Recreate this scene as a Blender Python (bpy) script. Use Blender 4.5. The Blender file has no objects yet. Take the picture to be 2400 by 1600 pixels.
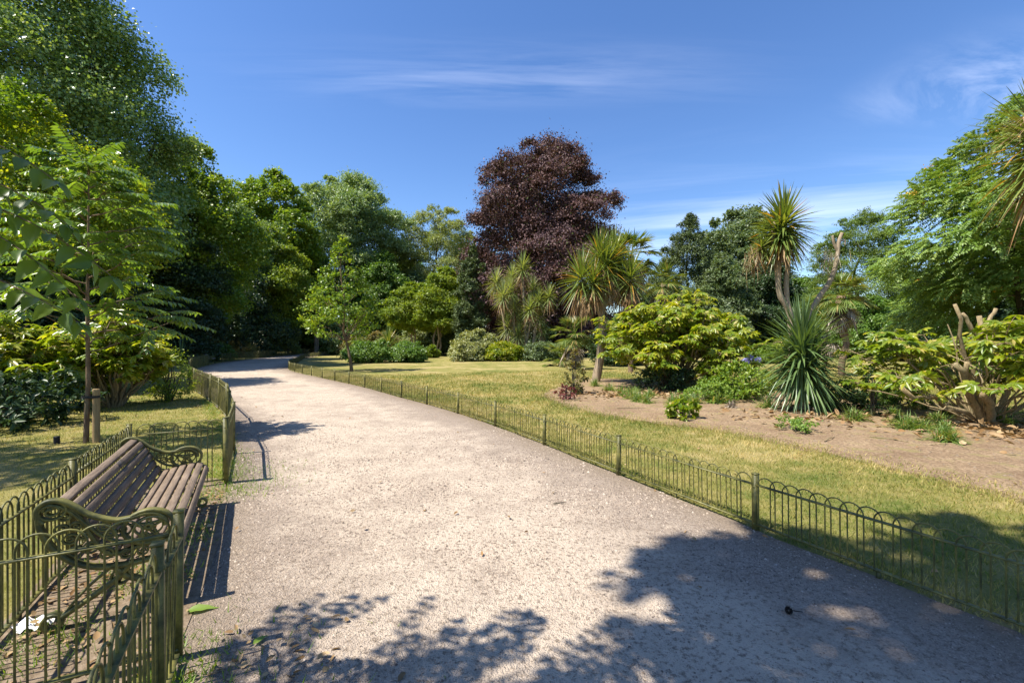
import bpy, math
import numpy as np
from math import radians, sin, cos, pi, tan, atan2, sqrt

SC = bpy.context.scene
COL = SC.collection

# ------------------------------------------------------------------ camera
cam = bpy.data.objects.new("camera", bpy.data.cameras.new("camera"))
COL.objects.link(cam)
cam.location = (0, 0, 1.65)
cam.rotation_euler = (radians(90.107), 0, 0)
cam.data.lens = 16.0
cam.data.sensor_width = 36.0
cam.data.clip_start = 0.05
cam.data.clip_end = 3000
SC.camera = cam

# ------------------------------------------------------------------ light and sky
SUN_ELEV = radians(59)
SHADOW_DIR = np.array([0.92, 0.39])            # ground direction in which shadows fall
SUN_AZ = atan2(-SHADOW_DIR[0], -SHADOW_DIR[1])  # clockwise from +Y
EXPOSURE = 1.04
SUN_STRENGTH = 4.9
SKY_STRENGTH = 0.105

sun = bpy.data.objects.new("sun", bpy.data.lights.new("sun", 'SUN'))
COL.objects.link(sun)
sun.data.energy = SUN_STRENGTH
sun.data.angle = radians(0.53)
sun.data.color = (1.0, 0.94, 0.84)
# a sun lamp shines along its local -Z
sun.rotation_euler = (radians(90) - SUN_ELEV, 0, -SUN_AZ + pi)
sun.rotation_mode = 'XYZ'
_to_sun = np.array([sin(SUN_AZ) * cos(SUN_ELEV), cos(SUN_AZ) * cos(SUN_ELEV), sin(SUN_ELEV)])
from mathutils import Vector
sun.rotation_euler = Vector(_to_sun).to_track_quat('Z', 'Y').to_euler()

W = bpy.data.worlds.new("World")
SC.world = W
W.use_nodes = True
nt = W.node_tree
nt.nodes.clear()


def N(tree, kind, **kw):
    n = tree.nodes.new(kind)
    for k, v in kw.items():
        if k.startswith("i_"):
            n.inputs[k[2:].replace("_", " ")].default_value = v
        else:
            setattr(n, k, v)
    return n


def M(tree, op, a, b=None, c=None, clamp=False):
    n = tree.nodes.new("ShaderNodeMath")
    n.operation = op
    n.use_clamp = clamp
    for i, v in enumerate((a, b, c)):
        if v is None:
            continue
        if isinstance(v, (int, float)):
            n.inputs[i].default_value = v
        else:
            tree.links.new(v, n.inputs[i])
    return n.outputs[0]


def mixc(tree, fac, a, b, mode='MIX'):
    n = tree.nodes.new("ShaderNodeMix")
    n.data_type = 'RGBA'
    n.blend_type = mode
    for idx, v in ((0, fac), (6, a), (7, b)):
        if isinstance(v, (int, float)):
            n.inputs[idx].default_value = v
        elif isinstance(v, (tuple, list)):
            n.inputs[idx].default_value = (*v[:3], 1)
        else:
            tree.links.new(v, n.inputs[idx])
    return n.outputs[2]


def ramp(tree, fac, stops, interp='LINEAR'):
    n = tree.nodes.new("ShaderNodeValToRGB")
    n.color_ramp.interpolation = interp
    el = n.color_ramp.elements
    while len(el) < len(stops):
        el.new(0.5)
    for e, (p, c) in zip(el, stops):
        e.position = p
        if isinstance(c, (int, float)):
            c = (c, c, c)
        e.color = (*c, 1)
    tree.links.new(fac, n.inputs[0])
    return n.outputs[0]


sky = N(nt, "ShaderNodeTexSky", sky_type='NISHITA', sun_disc=False)
sky.sun_elevation = SUN_ELEV
sky.sun_rotation = SUN_AZ
sky.altitude = 50
sky.air_density = 1.0
sky.dust_density = 0.3
sky.ozone_density = 2.6
# cirrus: streaks on a plane high above (direction divided by its height)
tc = N(nt, "ShaderNodeTexCoord")
sep = N(nt, "ShaderNodeSeparateXYZ")
nt.links.new(tc.outputs["Generated"], sep.inputs[0])
zc = M(nt, 'MAXIMUM', sep.outputs[2], 0.05)
u = M(nt, 'DIVIDE', sep.outputs[0], zc)
v = M(nt, 'DIVIDE', sep.outputs[1], zc)


def streak_noise(su, sv, rot, scale, detail=6, distort=0.5, seed=0.0):
    c, s = cos(rot), sin(rot)
    a = M(nt, 'ADD', M(nt, 'MULTIPLY', u, c), M(nt, 'MULTIPLY', v, s))
    b = M(nt, 'SUBTRACT', M(nt, 'MULTIPLY', v, c), M(nt, 'MULTIPLY', u, s))
    cmb = N(nt, "ShaderNodeCombineXYZ")
    nt.links.new(M(nt, 'MULTIPLY', a, su), cmb.inputs[0])
    nt.links.new(M(nt, 'MULTIPLY', b, sv), cmb.inputs[1])
    cmb.inputs[2].default_value = seed
    t = N(nt, "ShaderNodeTexNoise")
    t.inputs["Scale"].default_value = scale
    t.inputs["Detail"].default_value = detail
    t.inputs["Roughness"].default_value = 0.62
    t.inputs["Distortion"].default_value = distort
    nt.links.new(cmb.outputs[0], t.inputs["Vector"])
    return t.outputs["Fac"]


def bump1(x, c, w):   # 1 at c, falling to 0 at c +- w
    d = M(nt, 'DIVIDE', M(nt, 'ABSOLUTE', M(nt, 'SUBTRACT', x, c)), w)
    k = M(nt, 'SUBTRACT', 1.0, d, clamp=True)
    return M(nt, 'MULTIPLY', k, M(nt, 'MULTIPLY', k, M(nt, 'SUBTRACT', 3.0, M(nt, 'MULTIPLY', k, 2.0))))


n1 = ramp(nt, streak_noise(0.55, 4.5, 0.03, 2.0), [(0.38, 0.0), (0.72, 1.0)])
n2 = ramp(nt, streak_noise(0.8, 2.2, 0.5, 1.6, seed=4.0), [(0.42, 0.0), (0.75, 1.0)])
n3 = ramp(nt, streak_noise(0.25, 1.0, -0.25, 1.3, seed=9.0), [(0.40, 0.0), (0.8, 1.0)])
band = M(nt, 'MULTIPLY', M(nt, 'MULTIPLY', bump1(v, 1.72, 0.30), bump1(u, 0.0, 1.35)), n1)
wisp = M(nt, 'MULTIPLY', M(nt, 'MULTIPLY', bump1(v, 1.75, 0.42), bump1(u, 1.95, 0.7)), n2)
low = M(nt, 'MULTIPLY', M(nt, 'MULTIPLY', bump1(v, 4.0, 2.2), bump1(u, 2.2, 2.6)), n3)
cl = M(nt, 'ADD', M(nt, 'MULTIPLY', band, 0.11), M(nt, 'ADD', M(nt, 'MULTIPLY', wisp, 0.42), M(nt, 'MULTIPLY', low, 0.55)), clamp=True)
hsv = N(nt, "ShaderNodeHueSaturation")
hsv.inputs["Saturation"].default_value = 1.20
hsv.inputs["Hue"].default_value = 0.508
nt.links.new(sky.outputs[0], hsv.inputs["Color"])
skyc = mixc(nt, cl, hsv.outputs[0], (8.5, 8.8, 10.0))
bg = N(nt, "ShaderNodeBackground")
nt.links.new(skyc, bg.inputs[0])
bg.inputs[1].default_value = SKY_STRENGTH
wo = N(nt, "ShaderNodeOutputWorld")
nt.links.new(bg.outputs[0], wo.inputs[0])

SC.view_settings.view_transform = 'Standard'
SC.view_settings.look = 'None'
SC.view_settings.exposure = EXPOSURE
SC.view_settings.gamma = 1.0
SC.view_settings.use_curve_mapping = False
SC.cycles.max_bounces = 7
SC.cycles.diffuse_bounces = 3
SC.cycles.glossy_bounces = 2
SC.cycles.transmission_bounces = 4
SC.cycles.transparent_max_bounces = 4
SC.cycles.caustics_reflective = False
SC.cycles.caustics_refractive = False


# ------------------------------------------------------------------ materials
def new_mat(name):
    m = bpy.data.materials.new(name)
    m.use_nodes = True
    m.node_tree.nodes.clear()
    return m, m.node_tree


def out(t, sh, disp=None):
    o = t.nodes.new("ShaderNodeOutputMaterial")
    t.links.new(sh, o.inputs[0])


def pos(t):
    return t.nodes.new("ShaderNodeNewGeometry").outputs["Position"]


def noise(t, scale, detail=3, vec=None, rough=0.55, dist=0.0):
    n = t.nodes.new("ShaderNodeTexNoise")
    n.inputs["Scale"].default_value = scale
    n.inputs["Detail"].default_value = detail
    n.inputs["Roughness"].default_value = rough
    n.inputs["Distortion"].default_value = dist
    t.links.new(vec if vec is not None else pos(t), n.inputs["Vector"])
    return n.outputs["Fac"]


def mapped(t, vec, scale):
    n = t.nodes.new("ShaderNodeMapping")
    n.inputs["Scale"].default_value = scale
    t.links.new(vec, n.inputs["Vector"])
    return n.outputs[0]


def bump(t, height, strength=0.5, dist=0.02):
    b = t.nodes.new("ShaderNodeBump")
    b.inputs["Strength"].default_value = strength
    b.inputs["Distance"].default_value = dist
    t.links.new(height, b.inputs["Height"])
    return b.outputs[0]


def princ(t, col, rough=0.6, spec=0.4, normal=None, metal=0.0):
    p = t.nodes.new("ShaderNodeBsdfPrincipled")
    if isinstance(col, (tuple, list)):
        p.inputs["Base Color"].default_value = (*col, 1)
    else:
        t.links.new(col, p.inputs["Base Color"])
    if isinstance(rough, (int, float)):
        p.inputs["Roughness"].default_value = rough
    else:
        t.links.new(rough, p.inputs["Roughness"])
    p.inputs["Specular IOR Level"].default_value = spec
    p.inputs["Metallic"].default_value = metal
    if normal is not None:
        t.links.new(normal, p.inputs["Normal"])
    return p.outputs[0]


def leaf_mat(name, cols, trans=0.3, rough=0.42, spec=0.45, patch=0.6, alt=None, tgain=1.6, odd=None, gain=1.9):
    """cols: dark, mid, light leaf colours; each leaf takes one; whole sprays drift towards alt"""
    m, t = new_mat(name)
    g = t.nodes.new("ShaderNodeNewGeometry")
    cols = [tuple(x * gain for x in c_) for c_ in cols]
    alt = alt and tuple(x * gain for x in alt)
    c = ramp(t, g.outputs["Random Per Island"], [(0.0, cols[0]), (0.5, cols[1]), (1.0, cols[2])])
    if alt:
        f = ramp(t, noise(t, patch, 2, g.outputs["Position"]), [(0.42, 0.0), (0.66, 0.85)])
        c = mixc(t, f, c, alt)
    if odd:     # a few yellow or dead leaves
        f = ramp(t, M(t, 'FRACT', M(t, 'MULTIPLY', g.outputs["Random Per Island"], 37.0)), [(1 - odd[0], 0.0), (1 - odd[0] + 0.01, 1.0)])
        c = mixc(t, f, c, odd[1])
    p = princ(t, c, rough, spec)
    tr = t.nodes.new("ShaderNodeBsdfTranslucent")
    tc_ = mixc(t, 1.0, c, (1.25 * tgain, 1.15 * tgain, 0.35 * tgain), 'MULTIPLY')
    t.links.new(tc_, tr.inputs["Color"])
    mx = t.nodes.new("ShaderNodeMixShader")
    mx.inputs[0].default_value = trans
    t.links.new(p, mx.inputs[1])
    t.links.new(tr.outputs[0], mx.inputs[2])
    out(t, mx.outputs[0])
    return m


def bark_mat(name, a, b, scale=6.0, bumpy=0.6):
    m, t = new_mat(name)
    v = mapped(t, pos(t), (1, 1, 0.25))
    f = noise(t, scale * 2.5, 5, v)
    f2 = noise(t, scale * 0.3, 3)
    c = mixc(t, ramp(t, f, [(0.3, 0.0), (0.7, 1.0)]), a, b)
    c = mixc(t, ramp(t, f2, [(0.5, 0.0), (0.75, 0.5)]), c, (0.13, 0.14, 0.07))
    out(t, princ(t, c, 0.9, 0.15, bump(t, f, bumpy, 0.03)))
    return m


LF = {
    'poplar': leaf_mat('poplar_leaf', [(.026, .050, .012), (.055, .09, .024), (.12, .15, .07)], .28, .34, .6, .25, (.05, .085, .022), gain=2.7),
    'maple': leaf_mat('maple_leaf', [(.04, .075, .006), (.10, .14, .01), (.19, .20, .015)], .38, .45, .35, .5, (.045, .09, .01)),
    'ailanthus': leaf_mat('ailanthus_leaf', [(.05, .10, .015), (.085, .14, .02), (.13, .19, .03)], .40, .28, .8, 1.0, (.06, .11, .02), gain=1.45),
    'near': leaf_mat('hanging_leaflet', [(.045, .09, .012), (.065, .12, .018), (.10, .16, .025)], .48, .34, .55, 1.0, None, gain=1.15),
    'fatsia': leaf_mat('fatsia_leaf', [(.075, .125, .010), (.165, .195, .012), (.29, .29, .03)], .42, .36, .45, 1.1, (.09, .15, .012), odd=(.06, (.40, .34, .10)), gain=1.35),
    'dark': leaf_mat('evergreen_leaf', [(.010, .022, .007), (.020, .040, .012), (.040, .066, .020)], .16, .42, .4, .3, (.014, .028, .012)),
    'mid': leaf_mat('broad_leaf', [(.028, .055, .010), (.055, .095, .016), (.095, .14, .03)], .30, .42, .45, .3, (.045, .09, .012), gain=2.1),
    'bright': leaf_mat('bright_leaf', [(.04, .08, .008), (.085, .13, .012), (.15, .18, .02)], .34, .42, .4, .3, (.055, .10, .010)),
    'grey': leaf_mat('grey_green_leaf', [(.045, .075, .035), (.085, .12, .055), (.14, .18, .09)], .28, .42, .4, .35, (.07, .11, .03), gain=2.2),
    'yellow': leaf_mat('yellow_green_leaf', [(.05, .085, .008), (.10, .135, .012), (.15, .17, .02)], .34, .45, .35, .4, (.07, .11, .012)),
    'willow': leaf_mat('willow_leaf', [(.07, .09, .04), (.12, .14, .055), (.18, .20, .09)], .3, .45, .35, .3, (.09, .12, .03)),
    'beech': leaf_mat('copper_leaf', [(.020, .009, .010), (.050, .028, .030), (.10, .062, .060)], .18, .55, .22, .4, (.050, .024, .020), 0.8, odd=(.05, (.07, .09, .02)), gain=2.2),
    'conifer': leaf_mat('conifer_needle', [(.016, .028, .012), (.034, .050, .018), (.06, .08, .028)], .12, .5, .3, .5, (.045, .06, .02), gain=2.3),
    'cypress': leaf_mat('feathery_needle', [(.05, .085, .018), (.085, .13, .025), (.13, .17, .04)], .32, .5, .3, .3, (.06, .11, .03), gain=1.45),
    'sumac': leaf_mat('compound_leaf', [(.04, .075, .016), (.08, .12, .024), (.14, .18, .05)], .28, .42, .4, .45, (.07, .12, .02), gain=1.9),
    'varieg': leaf_mat('variegated_leaf', [(.09, .12, .03), (.20, .22, .09), (.36, .36, .22)], .25, .45, .4, 1.0, (.16, .17, .04), gain=1.35),
    'bluegreen': leaf_mat('blue_green_leaf', [(.036, .055, .024), (.065, .088, .040), (.11, .14, .075)], .25, .45, .35, 1.0, (.055, .085, .026), gain=1.9),
    'russet': leaf_mat('russet_leaf', [(.06, .05, .02), (.11, .10, .03), (.16, .11, .05)], .25, .5, .3, .8, (.07, .09, .025)),
    'wine': leaf_mat('wine_red_leaf', [(.03, .008, .01), (.08, .02, .02), (.13, .05, .03)], .2, .45, .4, 1.0),
    'strap': leaf_mat('strap_leaf', [(.035, .065, .022), (.065, .105, .035), (.10, .145, .05)], .20, .33, .6, 1.5, (.05, .085, .03), gain=1.7),
    'strap_y': leaf_mat('yellowing_strap_leaf', [(.06, .10, .02), (.11, .15, .03), (.19, .20, .045)], .25, .35, .55, 1.5, (.08, .12, .03), odd=(.07, (.42, .24, .03)), gain=1.35),
    'fan': leaf_mat('fan_leaf', [(.05, .08, .02), (.085, .12, .03), (.16, .19, .06)], .25, .36, .5, 1.0, (.07, .11, .02), odd=(.08, (.33, .27, .10)), gain=1.35),
    'tuft': leaf_mat('tuft_leaf', [(.05, .085, .02), (.09, .14, .03), (.16, .21, .06)], .28, .4, .45, 1.5, (.07, .12, .02), odd=(.12, (.36, .29, .12)), gain=1.6),
    'dead': leaf_mat('dead_leaf', [(.12, .075, .035), (.24, .165, .085), (.36, .27, .16)], .15, .7, .15, 2.0, (.20, .11, .045), 0.6, gain=1.35),
    'deadgrey': leaf_mat('bleached_dead_leaf', [(.16, .13, .10), (.28, .24, .19), (.38, .34, .28)], .12, .8, .1, 2.0, (.20, .15, .10), 0.6, gain=1.35),
    'orange': leaf_mat('orange_seed', [(.30, .15, .02), (.42, .22, .03), (.5, .32, .06)], .2, .6, .2, 2.0, None, 0.7, gain=1.35),
    'flower': leaf_mat('violet_petal', [(.20, .20, .55), (.30, .30, .68), (.42, .42, .75)], .3, .6, .2, 2.0, None, 0.7, gain=1.35),
    'weed': leaf_mat('weed_leaf', [(.05, .09, .012), (.09, .14, .02), (.16, .20, .04)], .32, .45, .35, 1.5, (.07, .12, .02)),
}
BARK = bark_mat('bark', (.035, .028, .020), (.10, .085, .065))
BARK_PALE = bark_mat('pale_bark', (.20, .155, .10), (.38, .30, .21))
BARK_BROWN = bark_mat('brown_bark', (.10, .065, .04), (.22, .155, .10), 9)
BARK_STEM = bark_mat('stem_bark', (.17, .125, .065), (.34, .265, .155), 14, .4)


def ground_mats():
    R = {}
    # lawn: green turf with straw patches
    m, t = new_mat('lawn_turf')
    P = pos(t)
    big = noise(t, 0.33, 4, P, .6)
    mid = noise(t, 1.9, 4, P, .6)
    fine = noise(t, 45, 4, P, .7)
    f = M(t, 'ADD', M(t, 'MULTIPLY', big, 0.6), M(t, 'MULTIPLY', mid, 0.45))
    c = ramp(t, f, [(0.38, (.11, .145, .026)), (0.51, (.25, .22, .06)), (0.63, (.44, .34, .155))])
    c = mixc(t, ramp(t, fine, [(.3, .0), (.72, .6)]), c, (.09, .10, .022))
    c = mixc(t, ramp(t, noise(t, 11, 3, P), [(.45, .0), (.75, .5)]), c, (.30, .255, .11))
    out(t, princ(t, c, .9, .15, bump(t, fine, .9, .03)))
    R['lawn'] = m
    # blades share the turf's patches
    m, t = new_mat('grass_blade')
    P = pos(t)
    g = t.nodes.new("ShaderNodeNewGeometry")
    big = noise(t, 0.33, 4, P, .6)
    mid = noise(t, 1.9, 4, P, .6)
    f = M(t, 'ADD', M(t, 'MULTIPLY', big, 0.6), M(t, 'MULTIPLY', mid, 0.45))
    f = M(t, 'ADD', f, M(t, 'MULTIPLY', M(t, 'SUBTRACT', g.outputs["Random Per Island"], .5), .22))
    c = ramp(t, f, [(0.38, (.11, .165, .025)), (0.51, (.27, .255, .06)), (0.65, (.52, .41, .17))])
    p = princ(t, c, .55, .25)
    tr = t.nodes.new("ShaderNodeBsdfTranslucent")
    t.links.new(mixc(t, 1.0, c, (1.3, 1.25, .6), 'MULTIPLY'), tr.inputs[0])
    mx = t.nodes.new("ShaderNodeMixShader")
    mx.inputs[0].default_value = .35
    t.links.new(p, mx.inputs[1])
    t.links.new(tr.outputs[0], mx.inputs[2])
    out(t, mx.outputs[0])
    R['blade'] = m
    # gravel path
    m, t = new_mat('path_gravel')
    P = pos(t)
    vo = t.nodes.new("ShaderNodeTexVoronoi")
    vo.inputs["Scale"].default_value = 95
    t.links.new(P, vo.inputs["Vector"])
    vo2 = t.nodes.new("ShaderNodeTexVoronoi")
    vo2.inputs["Scale"].default_value = 38
    t.links.new(P, vo2.inputs["Vector"])
    big = noise(t, .45, 4, P, .6)
    mid = noise(t, 2.6, 5, P, .65)
    fine = noise(t, 60, 5, P, .75)
    bare = ramp(t, M(t, 'ADD', M(t, 'MULTIPLY', big, .55), M(t, 'MULTIPLY', mid, .45)), [(.42, 0.0), (.60, 1.0)])
    ed0 = t.nodes.new("ShaderNodeAttribute")
    ed0.attribute_name = 'edge'
    lane = ramp(t, M(t, 'MULTIPLY', ed0.outputs["Fac"], .5), [(.15, .0), (.75, 1.0)])
    bare = ramp(t, M(t, 'ADD', M(t, 'ADD', M(t, 'MULTIPLY', big, .45), M(t, 'MULTIPLY', mid, .45)), M(t, 'MULTIPLY', lane, .22)), [(.50, 0.0), (.70, 1.0)])
    dust = mixc(t, mid, (.455, .37, .285), (.555, .46, .36))
    stone = ramp(t, vo.outputs["Color"], [(.0, (.17, .13, .095)), (.5, (.32, .25, .19)), (1.0, (.46, .38, .30))])
    stone = mixc(t, ramp(t, fine, [(.35, .0), (.7, .8)]), stone, (.30, .25, .205))
    c = mixc(t, bare, stone, dust)
    c = mixc(t, ramp(t, noise(t, 26, 5, P, .8), [(.52, .0), (.61, .85)]), c, (.17, .13, .095))
    ed = t.nodes.new("ShaderNodeAttribute")
    ed.attribute_name = 'edge'
    ef = M(t, 'ADD', ed.outputs["Fac"], M(t, 'MULTIPLY', M(t, 'SUBTRACT', noise(t, 1.6, 5, P, .7), .5), .9))
    c = mixc(t, ramp(t, ef, [(.0, .8), (.2, .55), (.5, .0)]), c, mixc(t, fine, (.13, .095, .06), (.30, .24, .18)))
    h = M(t, 'ADD', M(t, 'MULTIPLY', vo.outputs["Distance"], .6), M(t, 'MULTIPLY', fine, .8))
    h = M(t, 'ADD', h, M(t, 'MULTIPLY', vo2.outputs["Distance"], .5))
    out(t, princ(t, c, .95, .15, bump(t, h, 1.0, .016)))
    R['path'] = m
    # pebbles
    m, t = new_mat('pebble_stone')
    g = t.nodes.new("ShaderNodeNewGeometry")
    c = ramp(t, g.outputs["Random Per Island"], [(.0, (.09, .07, .055)), (.45, (.22, .17, .13)), (.85, (.38, .31, .24)), (1.0, (.46, .39, .32))])
    out(t, princ(t, c, .8, .3))
    R['pebble'] = m
    # soil
    m, t = new_mat('dry_soil')
    P = pos(t)
    a = noise(t, 1.3, 5, P, .65)
    b = noise(t, 22, 5, P, .75)
    c = mixc(t, ramp(t, a, [(.35, .0), (.65, 1.0)]), (.27, .185, .112), (.44, .32, .195))
    c = mixc(t, ramp(t, b, [(.42, .7), (.6, .0)]), c, (.12, .075, .045))
    c = mixc(t, ramp(t, noise(t, 3.1, 4, P), [(.54, .0), (.68, .7)]), c, (.25, .22, .085))
    cv = t.nodes.new("ShaderNodeAttribute")
    cv.attribute_name = 'cover'
    kf = M(t, 'ADD', cv.outputs["Fac"], M(t, 'MULTIPLY', M(t, 'SUBTRACT', M(t, 'ADD', M(t, 'MULTIPLY', noise(t, 2.2, 5, P, .7), .6), M(t, 'MULTIPLY', noise(t, 40, 3, P, .7), .4)), .5), 1.5))
    mx = t.nodes.new("ShaderNodeMixShader")
    t.links.new(ramp(t, kf, [(.42, .0), (.60, 1.0)]), mx.inputs[0])
    t.links.new(t.nodes.new("ShaderNodeBsdfTransparent").outputs[0], mx.inputs[1])
    t.links.new(princ(t, c, .95, .1, bump(t, M(t, 'ADD', a, b), .8, .05)), mx.inputs[2])
    out(t, mx.outputs[0])
    R['soil'] = m
    # dark dirt strip
    m, t = new_mat('edge_dirt')
    P = pos(t)
    b = noise(t, 14, 5, P, .75)
    c = mixc(t, ramp(t, b, [(.35, .0), (.65, 1.0)]), (.13, .095, .06), (.26, .20, .14))
    out(t, princ(t, c, .95, .1, bump(t, b, .8, .03)))
    R['dirt'] = m
    return R


GM = ground_mats()


def paint_mat():
    m, t = new_mat('olive_iron_paint')
    P = pos(t)
    a = noise(t, 9, 4, P, .65)
    b = noise(t, 70, 4, P, .7)
    c = mixc(t, ramp(t, a, [(.36, .0), (.62, 1.0)]), (.045, .050, .016), (.17, .155, .038))
    c = mixc(t, ramp(t, b, [(.55, .0), (.72, .7)]), c, (.035, .038, .02))
    c = mixc(t, ramp(t, noise(t, 26, 3, P), [(.62, .0), (.70, .6)]), c, (.20, .18, .055))
    out(t, princ(t, c, ramp(t, b, [(.3, .42), (.7, .62)]), .4, bump(t, b, .25, .004)))
    return m


def wood_mat(name, a, b, axis=0):
    m, t = new_mat(name)
    tcn = t.nodes.new("ShaderNodeTexCoord")
    sc = [9, 9, 9]
    sc[axis] = .7
    v = mapped(t, tcn.outputs["Object"], tuple(sc))
    f = noise(t, 9, 6, v, .7)
    g2 = noise(t, 2.0, 4, tcn.outputs["Object"], .6)
    c = mixc(t, ramp(t, f, [(.3, .0), (.7, 1.0)]), a, b)
    c = mixc(t, ramp(t, g2, [(.45, .0), (.75, .6)]), c, tuple(min(1, x * 1.5 + .02) for x in b))
    c = mixc(t, ramp(t, noise(t, 40, 4, tcn.outputs["Object"], .7), [(.60, .0), (.68, .55)]), c, (.24, .23, .17))
    out(t, princ(t, c, .75, .3, bump(t, f, .8, .006)))
    return m


def plain_mat(name, col, rough=.6, spec=.3, var=.25, scale=20):
    m, t = new_mat(name)
    f = noise(t, scale, 4)
    c = mixc(t, f, tuple(x * (1 - var) for x in col), tuple(min(1, x * (1 + var)) for x in col))
    out(t, princ(t, c, rough, spec, bump(t, f, .2, .005)))
    return m


IRON = paint_mat()
SLAT = wood_mat('weathered_slat_wood', (.085, .060, .042), (.225, .165, .115))
STAKE = wood_mat('stake_wood', (.20, .13, .055), (.36, .25, .12), 2)
BLACK = plain_mat('black_rubber', (.012, .012, .014), .5)
PLAQUE = plain_mat('dull_plaque_metal', (.075, .062, .052), .5, .4)
PAPER = plain_mat('white_paper', (.78, .77, .75), .8)
BLUE = plain_mat('blue_cloth', (.05, .13, .42), .8)
SKIN = plain_mat('skin', (.45, .25, .17), .6)
HAIR = plain_mat('dark_hair', (.015, .011, .009), .5)
CONE = plain_mat('dark_cone', (.02, .017, .014), .8)


# ------------------------------------------------------------------ geometry helpers
def unit(a):
    return a / (np.linalg.norm(a, axis=-1, keepdims=True) + 1e-9)


class Geo:
    def __init__(self):
        self.v, self.f, self.n = [], {}, 0

    def add(self, v, *faces):
        v = np.asarray(v, float).reshape(-1, 3)
        for f in faces:
            f = np.asarray(f, np.int64)
            if f.size:
                self.f.setdefault(f.shape[1], []).append(f + self.n)
        self.v.append(v)
        self.n += len(v)
        return self

    def mesh(self, name, smooth=False, origin=(0, 0, 0)):
        V = np.concatenate(self.v) - np.asarray(origin, float)
        loops, tot = [], []
        for k, fs in self.f.items():
            F = np.concatenate(fs)
            loops.append(F.ravel())
            tot.append(np.full(len(F), k, np.int32))
        loops = np.concatenate(loops).astype(np.int32)
        tot = np.concatenate(tot)
        start = np.concatenate([[0], np.cumsum(tot)[:-1]]).astype(np.int32)
        me = bpy.data.meshes.new(name)
        me.vertices.add(len(V))
        me.vertices.foreach_set("co", V.astype(np.float32).ravel())
        me.loops.add(len(loops))
        me.loops.foreach_set("vertex_index", loops)
        me.polygons.add(len(tot))
        me.polygons.foreach_set("loop_start", start)
        me.polygons.foreach_set("loop_total", tot)
        if smooth:
            me.polygons.foreach_set("use_smooth", np.ones(len(tot), bool))
        me.update(calc_edges=True)
        return me


def tag(o, label=None, cat=None, group=None, kind=None):
    for k, val in (("label", label), ("category", cat), ("group", group), ("kind", kind)):
        if val:
            o[k] = val
    return o


def empty(name, loc, label, cat, group=None, rz=0.0):
    o = bpy.data.objects.new(name, None)
    COL.objects.link(o)
    o.location = loc
    o.rotation_euler = (0, 0, rz)
    o.empty_display_size = .2
    return tag(o, label, cat, group)


def part(name, geo, mat, parent=None, smooth=False, local=False):
    """link one mesh object; world-space geometry is moved into the parent's frame (unless already local)"""
    org = (0, 0, 0)
    if parent is not None and not local:
        p, org = parent, np.zeros(3)
        while p is not None:
            org = org + np.array(p.location)
            p = p.parent
    me = geo.mesh(name, smooth, org)
    me.materials.append(mat)
    o = bpy.data.objects.new(name, me)
    COL.objects.link(o)
    if parent is not None:
        o.parent = parent
    return o


def solo(name, geo, mat, label, cat, loc, group=None, smooth=False):
    me = geo.mesh(name, smooth, loc)
    me.materials.append(mat)
    o = bpy.data.objects.new(name, me)
    COL.objects.link(o)
    o.location = loc
    return tag(o, label, cat, group)


def ground(name, geo, mat, kind='structure'):
    me = geo.mesh(name)
    me.materials.append(mat)
    o = bpy.data.objects.new(name, me)
    COL.objects.link(o)
    o['kind'] = kind
    return o


def copy_tree(o, parent=None):
    c = o.copy()
    COL.objects.link(c)
    if parent is not None:
        c.parent = parent
    for ch in list(o.children):
        copy_tree(ch, c)
    return c


def box(g, c, s, rz=0.0):
    c = np.asarray(c, float)
    x, y, z = np.asarray(s, float) / 2
    v = np.array([[-x, -y, -z], [x, -y, -z], [x, y, -z], [-x, y, -z], [-x, -y, z], [x, -y, z], [x, y, z], [-x, y, z]])
    if rz:
        R = np.array([[cos(rz), -sin(rz), 0], [sin(rz), cos(rz), 0], [0, 0, 1]])
        v = v @ R.T
    g.add(v + c, [[0, 3, 2, 1], [4, 5, 6, 7], [0, 1, 5, 4], [1, 2, 6, 5], [2, 3, 7, 6], [3, 0, 4, 7]])


def tube(g, pts, rad, sides=7, cap=True):
    P = np.asarray(pts, float)
    n = len(P)
    R = np.broadcast_to(np.asarray(rad, float), (n,))
    T = unit(np.gradient(P, axis=0))
    ref = np.array([0, 0, 1.0]) if abs(T[0][2]) < .9 else np.array([1.0, 0, 0])
    U = unit(np.cross(T, ref))
    for i in range(1, n):      # keep frame steady
        U[i] = U[i - 1] - T[i] * np.dot(U[i - 1], T[i])
        U[i] /= np.linalg.norm(U[i]) + 1e-9
    B = np.cross(T, U)
    a = np.linspace(0, 2 * pi, sides, endpoint=False)
    ring = P[:, None] + R[:, None, None] * (np.cos(a)[None, :, None] * U[:, None] + np.sin(a)[None, :, None] * B[:, None])
    i, j = np.meshgrid(np.arange(n - 1), np.arange(sides), indexing='ij')
    j2 = (j + 1) % sides
    f = np.stack([i * sides + j, i * sides + j2, (i + 1) * sides + j2, (i + 1) * sides + j], -1).reshape(-1, 4)
    g.add(ring.reshape(-1, 3), f)
    if cap:
        g.f.setdefault(sides, []).append(np.array([list(range((n - 1) * sides, n * sides))]) + g.n - n * sides)


def smooth_line(pts, k=8, closed=False):
    P = np.asarray(pts, float)
    n = len(P)
    res = []
    for i in range(n - 1):
        p0, p1, p2, p3 = P[max(i - 1, 0)], P[i], P[i + 1], P[min(i + 2, n - 1)]
        for t in np.arange(k) / k:
            res.append(.5 * (2 * p1 + (p2 - p0) * t + (2 * p0 - 5 * p1 + 4 * p2 - p3) * t * t + (3 * p1 - p0 - 3 * p2 + p3) * t ** 3))
    res.append(P[-1])
    return np.array(res)


DEPTH = .80


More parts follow.
